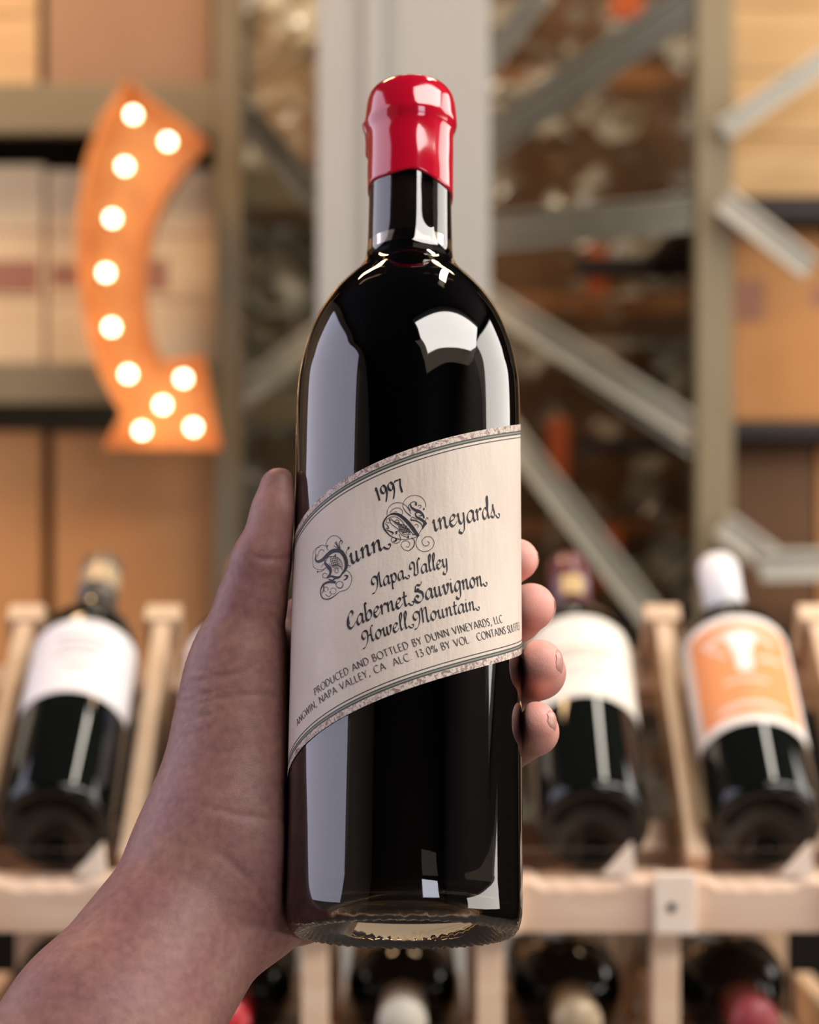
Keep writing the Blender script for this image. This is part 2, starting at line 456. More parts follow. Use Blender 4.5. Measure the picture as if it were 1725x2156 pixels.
def stack(x0, x1, y0, y1, hs, mats, labels):
    z = 0.0
    for h, mm, lb in zip(hs, mats, labels):
        e = empty('cardboard_box', ((x0 + x1) / 2, (y0 + y1) / 2, z))
        tag(e, lb, 'box')
        wd, dp = x1 - x0, y1 - y0
        box('box_body', -wd / 2, wd / 2, -dp / 2, dp / 2, 0, h - 0.001, mm, e, 0.004)
        box('tape', -wd / 2 - 0.0005, wd / 2 + 0.0005, -dp / 2 - 0.0006, -dp / 2, h * 0.46, h * 0.54, M['tape'], e)
        z += h
    return z
ord_ = ['lowest', 'second', 'third', 'fourth', 'fifth', 'sixth', 'seventh', 'topmost']
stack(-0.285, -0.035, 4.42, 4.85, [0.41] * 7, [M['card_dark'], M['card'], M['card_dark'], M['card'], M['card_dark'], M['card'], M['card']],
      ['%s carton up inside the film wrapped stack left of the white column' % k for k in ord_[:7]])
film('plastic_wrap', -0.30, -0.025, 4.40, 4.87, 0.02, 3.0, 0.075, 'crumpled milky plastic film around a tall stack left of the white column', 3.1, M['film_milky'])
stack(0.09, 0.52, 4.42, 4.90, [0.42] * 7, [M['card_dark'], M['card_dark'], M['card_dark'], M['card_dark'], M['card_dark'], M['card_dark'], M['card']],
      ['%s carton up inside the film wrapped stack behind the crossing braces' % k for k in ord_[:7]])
film('plastic_wrap', 0.08, 0.535, 4.40, 4.92, 0.02, 3.0, 0.085, 'crumpled clear plastic film around a stack behind the crossing grey braces', 11.7, M['film'])
for i, (p, y0, y1, wpx, lb) in enumerate([(1258, 520, 620, 46, 'short orange strap under the horizontal rail of the braced frame'),
                              (1176, 880, 1010, 44, 'long orange strap behind the falling brace beside the held bottle'),
                              (1282, 1110, 1240, 56, 'orange strap above the burgundy capped bottle'),
                              (1320, -20, 40, 70, 'orange strap above the rising brace')]):
    D = 4.24
    o = box('strap', xpx(p - wpx / 2, D), xpx(p + wpx / 2, D), D - 0.004, D + 0.02, zpx(y1, D), zpx(y0, D), M['orange_strap'], None, 0.003)
    tag(o, lb, 'strap')

# ------------------------------------------------------------------ lit arrow sign on the left rack
DS = 3.33
out_px = [(268, 170), (440, 302), (398, 350), (352, 412), (322, 480), (308, 560), (306, 640), (316, 705), (330, 742), (345, 762),
          (428, 748), (466, 946), (220, 944), (258, 872), (218, 800), (190, 730), (172, 640), (163, 540), (166, 440), (182, 340), (212, 252)]
sg = empty('marquee_sign', at(345, 946, DS))
tag(sg, 'curved orange arrow sign studded with lit round bulbs', 'sign')
sp = [at(x, y, DS) - sg.location for x, y in out_px]
def poly_extrude(name, pts, y0, y1, m, parent):
    bm = bmesh.new()
    a = [bm.verts.new((p.x, y0, p.z)) for p in pts]
    b = [bm.verts.new((p.x, y1, p.z)) for p in pts]
    n = len(pts)
    for tri in tessellate_polygon([[Vector((p.x, p.z, 0)) for p in pts]]):
        bm.faces.new([a[k] for k in tri]); bm.faces.new([b[k] for k in reversed(tri)])
    for k in range(n): bm.faces.new((a[k], a[(k + 1) % n], b[(k + 1) % n], b[k]))
    return frombm(name, bm, m, parent)
poly_extrude('face_panel', sp, 0.028, 0.034, M['sign'], sg)
bm = bmesh.new()
n = len(sp)
cen = sum(sp, Vector()) / n
for ring in (0,):
    vo = [bm.verts.new((p.x, -0.012, p.z)) for p in sp]
    vb = [bm.verts.new((p.x, 0.034, p.z)) for p in sp]
    inn = []
    for k in range(n):
        p, q, r_ = sp[k - 1], sp[k], sp[(k + 1) % n]
        e1 = (q - p).normalized(); e2 = (r_ - q).normalized()
        nn = Vector((-(e1.z + e2.z), 0, (e1.x + e2.x))).normalized()
        inn.append(q - nn * -0.003 if False else q + Vector((-nn.x, 0, -nn.z)) * 0.003)
    vi = [bm.verts.new((p.x, -0.012, p.z)) for p in inn]
    vj = [bm.verts.new((p.x, 0.029, p.z)) for p in inn]
    for k in range(n):
        l = (k + 1) % n
        bm.faces.new((vo[k], vo[l], vb[l], vb[k])); bm.faces.new((vo[k], vo[l], vi[l], vi[k])); bm.faces.new((vi[k], vi[l], vj[l], vj[k]))
frombm('rim', bm, M['sign'], sg)
box('hanger', -0.006, 0.006, 0.034, 0.08, 0.38, 0.40, M['steel_dark'], sg)
box('hanger', -0.006, 0.006, 0.034, 0.08, 0.10, 0.12, M['steel_dark'], sg)
bulbs = [(279, 239), (352, 296), (261, 348), (235, 458), (221, 573), (233, 688), (268, 787), (385, 796), (341, 852), (297, 906), (406, 899)]
bprof = smooth_prof([(0.0001, 0.0215), (0.0038, 0.0206), (0.0064, 0.0178), (0.0075, 0.0135), (0.0068, 0.0085), (0.0055, 0.004), (0.0052, 0.0)], 3)
bV, bF = lathe_mesh(bprof, 20)
bme = bpy.data.meshes.new('bulb'); bme.from_pydata([(v[0], -v[2], v[1]) for v in bV], [], bF); bme.materials.append(M['bulb'])
bme.polygons.foreach_set('use_smooth', [True] * len(bme.polygons))
sV, sF = lathe_mesh([(0.011, 0.0), (0.011, 0.006), (0.008, 0.008)], 20)
sme = bpy.data.meshes.new('socket'); sme.from_pydata([(v[0], -v[2], v[1]) for v in sV], [], sF); sme.materials.append(M['brass'])
for (x, y) in bulbs:
    p = at(x, y, DS) - sg.location
    s_ = bpy.data.objects.new('socket', sme); C.objects.link(s_); s_.parent = sg; s_.location = (p.x, 0.028, p.z)
    b_ = bpy.data.objects.new('bulb', bme); C.objects.link(b_); b_.parent = sg; b_.location = (p.x, 0.022, p.z)

# ------------------------------------------------------------------ wooden display rack with bottles
RACK_Y = 1.52
wr = empty('wine_rack', (0, RACK_Y, 0))
tag(wr, 'pine display rack cradling slanted wine bottles behind the hand', 'rack')
EL = math.radians(34.0)
UA = Vector((0, math.cos(EL), math.sin(EL)))
NA = Vector((0, -math.sin(EL), math.cos(EL)))
BX = [-0.350, -0.2335, -0.1225, -0.004, 0.121, 0.2345, 0.352]
BASE0 = at(862.5, 1748, 1.56)
def rk(v): return Vector(v) - wr.location
for i in range(len(BX) - 1):      # one upright board between neighbouring bottles, capped by a block
    x = (BX[i] + BX[i + 1]) / 2 + (0.004, -0.007, 0.0, 0.006, 0.012, 0.012)[i]
    o0 = Vector((x, BASE0.y, BASE0.z)) - NA * 0.034
    bar('slat', rk(o0 - UA * 0.010), rk(o0 + UA * 0.248), 0.013, 0.040, M['pine'], wr, up=NA, bev=0.0015)
    bar('end_block', rk(o0 + UA * 0.2485), rk(o0 + UA * 0.268), 0.027, 0.044, M['pine'], wr, up=NA, bev=0.0015)
for x in BX:                      # the runner each bottle lies on
    o0 = Vector((x, BASE0.y, BASE0.z)) - NA * 0.0465
    bar('runner', rk(o0 + UA * 0.012), rk(o0 + UA * 0.215), 0.022, 0.0165, M['pine'], wr, up=NA, bev=0.001)
top = Vector((0, BASE0.y, BASE0.z)) + UA * 0.236 - NA * 0.067
bar('cross_rail', rk(top + Vector((-0.46, 0, 0))), rk(top + Vector((0.46, 0, 0))), 0.030, 0.020, M['pine_x'], wr, up=NA, bev=0.0015)
low = Vector((0, BASE0.y, BASE0.z)) + UA * 0.06 - NA * 0.067
bar('cross_rail', rk(low + Vector((-0.46, 0, 0))), rk(low + Vector((0.46, 0, 0))), 0.030, 0.020, M['pine_x'], wr, up=NA, bev=0.0015)
# front beam in segments between the uprights, each with a scalloped top edge
PX = [-0.400, -0.288, -0.174, -0.060, 0.051, 0.1625, 0.276, 0.392]
zt, zbm = zpx(1848, 1.5), zpx(1962, 1.5)
for k in range(len(PX) - 1):
    a, b = PX[k] + 0.0086, PX[k + 1] - 0.0086
    bm = bmesh.new()
    fr, bk = [], []
    N = 24
    for j in range(N + 1):
        t = j / N
        x = a + (b - a) * t
        dip = 0.0045 * max(0.0, min(1, (0.33 - abs(t - 0.5)) / 0.1)) + 0.0008 * math.sin(t * 37 + k)
        fr.append((x, zt - 0.004 - dip)); bk.append((x, zt - dip * 0.6))
    V, F = [], []
    for j in range(N + 1):
        x, zf = fr[j]; zk = bk[j][1]
        V += [(x, 1.500, zbm), (x, 1.500, zf), (x, 1.505, zk), (x, 1.530, zk), (x, 1.530, zbm)]
    for j in range(N):
        for q in range(5):
            r_ = (q + 1) % 5
            F.append((j * 5 + q, j * 5 + r_, (j + 1) * 5 + r_, (j + 1) * 5 + q))
    F.append((0, 1, 2, 3, 4)); F.append(tuple(N * 5 + q for q in (4, 3, 2, 1, 0)))
    V = [rk(v) for v in V]
    pyd('front_beam', V, F, M['pine_x'], wr)
for x in PX:
    box('post', x - 0.0085, x + 0.0085, 1.502 - RACK_Y, 1.528 - RACK_Y, 0, zbm, M['pine'], wr, 0.001)
    bl = box('joint_block', x - 0.0085, x + 0.0175, 1.490 - RACK_Y, 1.4995 - RACK_Y, zbm, zt + 0.004, M['pine_end'], wr, 0.0015)
    v_, f_ = lathe_mesh([(0.0030, 0), (0.0030, 0.0007), (0.0018, 0.001)], 16)
    me = bpy.data.meshes.new('screw'); me.from_pydata([(p[0] + x + 0.002, 1.490 - RACK_Y - p[2], p[1] + (zt + zbm) / 2) for p in v_], [], f_)
    link('screw', me, M['screw'], bl)
    box('post', x - 0.0085, x + 0.0085, 1.79 - RACK_Y, 1.815 - RACK_Y, 0, 1.395, M['pine'], wr, 0.001)
zl = (BASE0 - NA * 0.0381).z
box('ledge', -0.46, 0.46, 1.531 - RACK_Y, 1.605 - RACK_Y, zl - 0.012, zl, M['pine_x'], wr, 0.001)
for k in range(len(PX) - 1):   # clear retaining strips and little wedges
    a, b = PX[k] + 0.010, PX[k + 1] - 0.010
    box('retaining_strip', a, b - 0.008, 1.5165 - RACK_Y, 1.5185 - RACK_Y, zt - 0.004, zpx(1790, 1.515), M['acrylic'], wr)
    xw = b - 0.012
    bm = bmesh.new()
    pts = [(xw - 0.018, zt), (xw + 0.001, zt + 0.021), (xw + 0.003, zt)]
    fa = [bm.verts.new(rk((p[0], 1.506, p[1]))) for p in pts]; fb = [bm.verts.new(rk((p[0], 1.514, p[1]))) for p in pts]
    bm.faces.new(fa); bm.faces.new(fb)
    for q in range(3): bm.faces.new((fa[q], fa[(q + 1) % 3], fb[(q + 1) % 3], fb[q]))
    frombm('wedge', bm, M['pine_end'], wr)
LZ = 1.176
for k in range(len(PX) - 1):   # lower cradles
    xc = (PX[k] + PX[k + 1]) / 2
    for s in (-1, 1):
        box('slat', xc + s * 0.036 - 0.007, xc + s * 0.036 + 0.007, 1.529 - RACK_Y, 1.80 - RACK_Y, LZ - 0.060, LZ - 0.0248, M['pine'], wr, 0.001)
box('cross_rail', -0.46, 0.46, 1.529 - RACK_Y, 1.549 - RACK_Y, LZ - 0.085, LZ - 0.060, M['pine_x'], wr, 0.001)
box('cross_rail', -0.46, 0.46, 1.77 - RACK_Y, 1.79 - RACK_Y, LZ - 0.085, LZ - 0.060, M['pine_x'], wr, 0.001)

BPROF = [(0.0001, 0.018), (0.010, 0.016), (0.020, 0.010), (0.028, 0.0025), (0.0315, 0.0), (0.0345, 0.0008), (0.0370, 0.0035), (0.0380, 0.008), (0.0380, 0.10)]
BSH = smooth_prof([(0.0380, 0.182), (0.0372, 0.1915), (0.0351, 0.201), (0.0319, 0.210), (0.0270, 0.2185), (0.0221, 0.2235), (0.0177, 0.2275), (0.0154, 0.2325), (0.0148, 0.240), (0.0145, 0.255)], 4)
GPROF = BPROF + BSH + [(0.0143, 0.284), (0.0150, 0.286), (0.0150, 0.294), (0.0140, 0.297), (0.0001, 0.2972)]
gV, gF = lathe_mesh(GPROF, 64)
gme = bpy.data.meshes.new('glass'); gme.from_pydata(gV, [], gF); gme.materials.append(M['darkglass'])
gme.polygons.foreach_set('use_smooth', [True] * len(gme.polygons))
def band(z0, z1, a0, a1, R, n=40, top=None, bot=None):
    """a sheet wrapped about Z between angles a0, a1 (from the front, +x) and heights"""
    V, F = [], []
    m_ = 6
    for k in range(n + 1):
        a_ = a0 + (a1 - a0) * k / n
        lo = z0 if bot is None else bot(a_); hi = z1 if top is None else top(a_)
        for j in range(m_ + 1):
            z = lo + (hi - lo) * j / m_
            V.append((R * math.sin(a_), -R * math.cos(a_), z))
    for k in range(n):
        for j in range(m_):
            F.append((k * (m_ + 1) + j, (k + 1) * (m_ + 1) + j, (k + 1) * (m_ + 1) + j + 1, k * (m_ + 1) + j + 1))
    return V, F
def capsule(parent, z0, m, ring=None):
    pr = [(0.0152, z0), (0.0151, 0.283), (0.0157, 0.2855), (0.0157, 0.2945), (0.0148, 0.298), (0.0001, 0.2986)]
    V, F = lathe_mesh(pr, 40)
    o = pyd('capsule', V, F, m, parent, True)
    if ring:
        V, F = band(z0 + ring[0], z0 + ring[1], -ring[3], ring[3], 0.0155, 40)
        pyd('foil_band', V, F, ring[2], o, True)
    return o
def orient(o, base, axis, front):
    axis = Vector(axis).normalized(); front = Vector(front)
    front = (front - axis * front.dot(axis)).normalized()
    x = (-front).cross(axis)
    Mx = Matrix((x, -front, axis)).transposed().to_4x4()
    Mx.translation = base
    o.matrix_world = Mx
def rack_bottle(x, spin, cap, ring, z_cap, lab, label, off=(0, 0, 0)):
    e = empty('wine_bottle')
    orient(e, Vector((x, BASE0.y, BASE0.z)) + Vector(off), UA, NA)
    tag(e, label, 'bottle', None)
    g = bpy.data.objects.new('glass', gme); C.objects.link(g); g.parent = e
    if cap: capsule(e, z_cap, cap, ring)
    if lab:
        l = empty('dummy')
        bpy.data.objects.remove(l)
        z0, z1, a0, a1, m = lab[:5]
        V, F = band(z0, z1, a0 + spin, a1 + spin, 0.0383)
        lo = pyd('label', V, F, m, e, True)
        for (q0, q1, b0, b1, mm) in lab[5]:
            V, F = band(q0, q1, b0 + spin, b1 + spin, 0.03855 if mm is not M['paper_orange'] else 0.03845, 24)
            pyd('print', V, F, mm, lo, True)
        if len(lab) > 6: lab[6](lo, spin)
    return e
def lines(z, n, dz, h, hw, m):
    return [(z - k * dz - h, z - k * dz, -hw * (1 - 0.25 * (k % 2)), hw * (1 - 0.2 * (k % 3)), m) for k in range(n)]
rack_bottle(BX[1], 0.10, M['foil_bronze'], (0.022, 0.05, M['foil_tan'], PI), 0.240, (0.099, 0.181, -1.42, 1.35, M['paper_white'],
            lines(0.162, 3, 0.009, 0.0035, 0.5, M['ink_grey']) + [(0.126, 0.130, -0.25, 0.2, M['ink_tan'])]),
            'wine bottle with bronze capsule and plain white label cradled on the rack')
rack_bottle(BX[2], 0.0, M['foil_orange'], None, 0.236, (0.060, 0.182, -1.45, 1.4, M['paper_white'],
            [(0.128, 0.160, -0.95, 0.2, M['ink_blue'])] + lines(0.11, 3, 0.009, 0.003, 0.5, M['ink_grey'])),
            'wine bottle with a blue mark on its white label behind the wrist')
rack_bottle(BX[3], 0.0, M['foil_white'], None, 0.236, (0.085, 0.180, -1.4, 1.4, M['paper_cream'], lines(0.16, 4, 0.012, 0.004, 0.6, M['ink_grey'])),
            'slanted wine bottle hidden directly behind the held bottle')
def tree_print(lo, spin):
    pass
rack_bottle(BX[4], -0.05, M['foil_burgundy'], (0.008, 0.032, M['foil_gold'], 0.55), 0.2365, (0.094, 0.186, -1.42, 1.42, M['paper_cream'],
            lines(0.150, 2, 0.008, 0.0045, 0.62, M['ink_tan']) + lines(0.128, 2, 0.008, 0.002, 0.4, M['ink_tan'])),
            'wine bottle with burgundy capsule and cream label beside the fingertips')
def orange_print(lo, spin):
    # arched lettering, emblem and lines, all out of focus in the photograph
    R = 0.03865
    def strip(zc, h, a0, a1, arch, n, fill):
        V, F = [], []
        for k in range(n):
            u0 = a0 + (a1 - a0) * k / n; u1 = u0 + (a1 - a0) / n * fill
            for u in (u0, u1):
                zz = zc - arch * (u / a1) ** 2
                for hh in (-h / 2, h / 2):
                    V.append((R * math.sin(u + spin), -R * math.cos(u + spin), zz + hh))
            b = 4 * k
            F.append((b, b + 2, b + 3, b + 1))
        pyd('print', V, F, M['ink_pink'], lo)
    strip(0.166, 0.009, -0.66, 0.66, 0.010, 13, 0.8)
    strip(0.136, 0.006, -0.78, -0.28, -0.004, 8, 0.75)
    strip(0.136, 0.006, 0.28, 0.78, -0.004, 8, 0.75)
    strip(0.112, 0.004, -0.42, 0.42, 0.001, 16, 0.8)
    strip(0.086, 0.006, -0.62, 0.62, 0.004, 20, 0.8)
    # emblem: trunk with a wide crown
    crown = [(-0.26, 0.163), (-0.1, 0.167), (0.12, 0.167), (0.27, 0.163), (0.28, 0.156), (0.16, 0.144), (0.14, 0.122), (-0.13, 0.122), (-0.16, 0.144), (-0.27, 0.156)]
    V = [((R + 0.0002) * math.sin(a + spin), -(R + 0.0002) * math.cos(a + spin), z) for a, z in crown]
    V.append(((R + 0.0004) * math.sin(spin), -(R + 0.0004) * math.cos(spin), 0.153))
    F = [(k, (k + 1) % 10, 10) for k in range(10)]
    pyd('emblem', V, F, M['ink_white'], lo)
rack_bottle(BX[5], -0.06, M['foil_white'], None, 0.2345, (0.066, 0.186, -1.40, 1.40, M['ink_white'],
            [(0.074, 0.178, -1.05, 1.05, M['paper_orange'])], orange_print),
            'wine bottle with white capsule and orange label edged in white on the rack')
rack_bottle(BX[0], 0.0, M['foil_tan'], None, 0.236, (0.09, 0.18, -1.4, 1.4, M['paper_cream'], []), 'wine bottle at the end of the rack left of the white labelled bottle')

# lower row: bottles lying with the neck towards the front
lowcaps = [(-0.231, M['foil_cream'], 'lying bottle with pale capsule below the white labelled bottle'),
           (-0.117, M['foil_red'], 'lying bottle with bright red capsule below the wrist'),
           (-0.0045, M['foil_cream'], 'lying bottle with cream capsule straight below the held bottle'),
           (0.10675, M['foil_tan'], 'lying bottle with tan capsule and gold rim below the cream labelled bottle'),
           (0.21925, M['foil_rose'], 'lying bottle with dull red capsule below the orange labelled bottle')]
for x, m, lb in lowcaps:
    e = empty('wine_bottle')
    orient(e, Vector((x, 1.80, LZ)), (0, -1, 0), (0, 0, 1))
    tag(e, lb, 'bottle')
    g = bpy.data.objects.new('glass', gme); C.objects.link(g); g.parent = e
    capsule(e, 0.237, m, (0.046, 0.050, M['foil_gold'], PI) if m is M['foil_tan'] else None)

# ------------------------------------------------------------------ the held bottle
B_BASE = Vector((-0.0018, 0.760, CAMZ - 0.134))
B_TOP = Vector((0.0006, 0.760 + 0.3 * math.sin(math.radians(17.8)), CAMZ - 0.134 + 0.3 * math.cos(math.radians(17.8))))
B_U = (B_TOP - B_BASE).normalized()
hb = empty('wine_bottle')
orient(hb, B_BASE, B_U, (0, -1, 0))
HBM = hb.matrix_world.copy()
tag(hb, 'dark wine bottle with red wax top and slanted cream label held up in the hand', 'bottle')

def glass_mat():
    m = bpy.data.materials.new('olive_bottle_glass'); m.use_nodes = True
    nt = m.node_tree
    b = nt.nodes['Principled BSDF']
    b.inputs['Base Color'].default_value = (0.60, 0.51, 0.39, 1)
    b.inputs['Roughness'].default_value = 0.0
    b.inputs['IOR'].default_value = 1.70
    b.inputs['Transmission Weight'].default_value = 1.0
    b.inputs['Specular IOR Level'].default_value = 0.5
    return m
M['glass'] = glass_mat()
M['wine'] = mat('dark_red_wine', (0.0025, 0.0012, 0.0016), 0.0, spec=0.1)
M['cork'] = mat('stained_cork', (0.012, 0.006, 0.007), 0.7, var=(0.022, 0.012, 0.01), vscale=300)
M['wax'] = mat('glossy_red_wax', (0.50, 0.004, 0.022), 0.10, spec=0.6, coat=0.5)

R0 = 0.0382
OUT = [(0.0, 0.030), (0.006, 0.0295), (0.013, 0.026), (0.019, 0.019), (0.0245, 0.010), (0.0290, 0.0030), (0.0318, 0.0002)]
HEEL = [(0.0340, -0.0009), (0.0358, -0.0003), (0.0371, 0.0016), (0.0379, 0.0050), (0.0382, 0.0095), (R0, 0.014)]
SH = smooth_prof([(R0, 0.150), (0.03815, 0.1805), (0.0373, 0.1915), (0.0352, 0.2012), (0.0321, 0.2098), (0.0275, 0.2178), (0.0223, 0.2240), (0.0182, 0.2282), (0.0157, 0.2325), (0.0149, 0.2385), (0.0146, 0.250), (0.0145, 0.262)], 6)[1:]
prof_o = smooth_prof(OUT + HEEL, 4) + [(R0, 0.05), (R0, 0.10), (R0, 0.15)] + SH + [(0.0145, 0.290), (0.0140, 0.297)]
INN = [(0.0104, 0.297), (0.0104, 0.25), (0.0106, 0.236), (0.0122, 0.2290), (0.0180, 0.2215), (0.0240, 0.2145), (0.0290, 0.2050), (0.0325, 0.194), (0.0343, 0.182), (0.0346, 0.15), (0.0346, 0.05), (0.0346, 0.016), (0.0336, 0.0098), (0.0302, 0.0076), (0.0265, 0.0108), (0.0200, 0.0228), (0.0120, 0.0315), (0.0, 0.0345)]
prof_i = smooth_prof(INN, 4)
NB = 200
def heelmod(r, z, a, i):
    if 0.0290 < r < 0.0376 and z < 0.0035:
        ph = (a * 58 / (2 * PI) + (r - 0.030) * 190) % 1.0
        k = math.sin(PI * min(1.0, max(0.0, (r - 0.0290) / (0.0376 - 0.0290))))
        z -= 0.0008 * k * (1 - ph)
    return max(r, 0.00005), z
V, F = lathe_mesh(prof_o + prof_i, NB, heelmod)
glass = pyd('glass', V, F[:-2], M['glass'], hb, True)
# the wine fills the inside up to the neck
FILL = 0.2355
wi = [(max(r + 0.0005, 0.0001), z - 0.0003) for r, z in reversed(prof_i) if z < FILL] + [(0.0110, FILL), (0.0092, FILL - 0.0005), (0.0001, FILL - 0.0006)]
V, F = lathe_mesh(wi, NB)
pyd('wine', V, F, M['wine'], hb, True)
V, F = lathe_mesh([(0.0001, 0.2390), (0.0096, 0.2390), (0.01045, 0.2400), (0.01045, 0.2962), (0.0001, 0.2965)], 40)
pyd('cork', V, F, M['cork'], hb, True)
# wax dip: outer skin with a wandering lower edge and one drip
WX = smooth_prof([(0.01505, 0.262), (0.0152, 0.268), (0.0152, 0.2745), (0.0152, 0.2790), (0.0154, 0.2818), (0.0160, 0.2838), (0.01645, 0.2856), (0.01635, 0.2880),
                  (0.01605, 0.2912), (0.0157, 0.2938), (0.0149, 0.2966), (0.0130, 0.2990), (0.0098, 0.3004), (0.0055, 0.3011), (0.0002, 0.3013)], 4)
def waxmod(r, z, a, i):
    s, c = math.sin(a), math.cos(a)          # a = 0 front, +90 deg = right
    edge = 0.2612 - 0.0042 * max(0, s) ** 1.5 - 0.0012 * max(0, -s) - 0.004 * max(0, -c) + 0.0004 * math.sin(5 * a + 1)
    if z < 0.277:
        t = (z - 0.262) / 0.015
        z = edge + (0.277 - edge) * t
    da = (a - (2 * PI - 1.62) + PI) % (2 * PI) - PI
    if 0.2735 < z < 0.2865:
        r += 0.0009 * math.exp(-(da / 0.10) ** 2)
    r += 0.00004 * math.sin(3 * a + z * 400)
    return r, z
V, F = lathe_mesh([(0.01464, 0.2619)] + WX, 128, waxmod)
pyd('wax_capsule', V, F, M['wax'], hb, True)

# ---- label: a slanted band wrapped round the body
SL_T, SL_B = 0.386, 0.374
def t_top(s): return 0.1496 + SL_T * s
def t_bot(s): return 0.0699 + SL_B * s
RL = R0 + 0.00015
def wrap(s, t, dr=0.0):
    a = s / R0
    return ((RL + dr) * math.sin(a), -(RL + dr) * math.cos(a), t)
def paper_mat():
    m = mat('cream_label_paper_wrinkled', (0.66, 0.575, 0.505), 0.62, spec=0.35)
    nt = m.node_tree; b = nt.nodes['Principled BSDF']
    tc = nt.nodes.new('ShaderNodeTexCoord')
    def nz(scale, st, det=4):
        mp = nt.nodes.new('ShaderNodeMapping'); mp.inputs['Scale'].default_value = st
        mp.inputs['Rotation'].default_value = (0, 0.12, 0)
        nt.links.new(tc.outputs['Object'], mp.inputs['Vector'])
        n = nt.nodes.new('ShaderNodeTexNoise'); n.inputs['Scale'].default_value = scale; n.inputs['Detail'].default_value = det
        nt.links.new(mp.outputs[0], n.inputs['Vector']); return n
    n1 = nz(420, (1, 1, 0.22), 3); n2 = nz(900, (1, 1, 1), 2); n3 = nz(70, (1, 1, 0.5), 4)
    ad = nt.nodes.new('ShaderNodeMath'); ad.operation = 'MULTIPLY_ADD'
    nt.links.new(n2.outputs[0], ad.inputs[0]); ad.inputs[1].default_value = 0.30
    nt.links.new(n1.outputs[0], ad.inputs[2])
    bp = nt.nodes.new('ShaderNodeBump'); bp.inputs['Strength'].default_value = 0.45; bp.inputs['Distance'].default_value = 0.0006
    nt.links.new(ad.outputs[0], bp.inputs['Height']); nt.links.new(bp.outputs[0], b.inputs['Normal'])
    r = nt.nodes.new('ShaderNodeValToRGB')
    r.color_ramp.elements[0].position = 0.3; r.color_ramp.elements[0].color = (0.57, 0.48, 0.405, 1)
    r.color_ramp.elements[1].position = 0.7; r.color_ramp.elements[1].color = (0.66, 0.57, 0.49, 1)
    nt.links.new(n3.outputs[0], r.inputs[0]); nt.links.new(r.outputs[0], b.inputs['Base Color'])
    return m
M['paper'] = paper_mat()
def marble_mat():
    m = mat('speckled_label_border', (0.5, 0.4, 0.36), 0.62, spec=0.35)
    nt = m.node_tree; b = nt.nodes['Principled BSDF']
    tc = nt.nodes.new('ShaderNodeTexCoord')
    n = nt.nodes.new('ShaderNodeTexNoise'); n.inputs['Scale'].default_value = 700; n.inputs['Detail'].default_value = 5; n.inputs['Distortion'].default_value = 1.2
    nt.links.new(tc.outputs['Object'], n.inputs['Vector'])
    r = nt.nodes.new('ShaderNodeValToRGB')
    r.color_ramp.elements[0].position = 0.38; r.color_ramp.elements[0].color = (0.23, 0.155, 0.13, 1)
    r.color_ramp.elements[1].position = 0.56; r.color_ramp.elements[1].color = (0.60, 0.50, 0.44, 1)
    nt.links.new(n.outputs[0], r.inputs[0]); nt.links.new(r.outputs[0], b.inputs['Base Color'])
    return m
M['marble'] = marble_mat()
M['ink'] = mat('dark_label_ink', (0.022, 0.022, 0.028), 0.55, spec=0.3)
M['ink_line'] = mat('thin_label_line', (0.05, 0.05, 0.05), 0.55, spec=0.3)
M['ink_green'] = mat('grey_green_label_line', (0.20, 0.22, 0.17), 0.55, spec=0.3)
def sheet(name, f0, f1, s0, s1, dr, m, parent, n=200, rows=14):
    V, F = [], []
    for k in range(n + 1):
        s = s0 + (s1 - s0) * k / n
        for j in range(rows + 1):
            V.append(wrap(s, f0(s) + (f1(s) - f0(s)) * j / rows, dr))
    q = rows + 1
    for k in range(n):
        for j in range(rows):
            F.append((k * q + j, (k + 1) * q + j, (k + 1) * q + j + 1, k * q + j + 1))
    return pyd(name, V, F, m, parent, True)
S0, S1 = -0.0640, 0.0640
lab = sheet('label', t_bot, t_top, S0, S1, 0.0, M['paper'], hb)
lab['label'] = 'slanted cream paper label with dark lettering'
cs = 1 / math.cos(math.atan(SL_T))
def line_t(name, d0, d1, m, dr=0.00008):
    sheet(name, lambda s: t_top(s) - d1 * cs, lambda s: t_top(s) - d0 * cs, S0, S1, dr, m, lab, 160, 2)
def line_b(name, d0, d1, m, dr=0.00008):
    sheet(name, lambda s: t_bot(s) + d0 * cs, lambda s: t_bot(s) + d1 * cs, S0, S1, dr, m, lab, 160, 2)
for fn in (line_t, line_b):
    fn('speckled_border', 0.0, 0.0021, M['marble'])
    fn('border_line', 0.0021, 0.0025, M['ink_line'], 0.0001)
    fn('border_line', 0.0025, 0.0030, M['ink_green'], 0.0001)
    fn('border_line', 0.0030, 0.0034, M['ink_line'], 0.0001)
    fn('border_line', 0.0042, 0.00448, M['ink_line'], 0.0001)

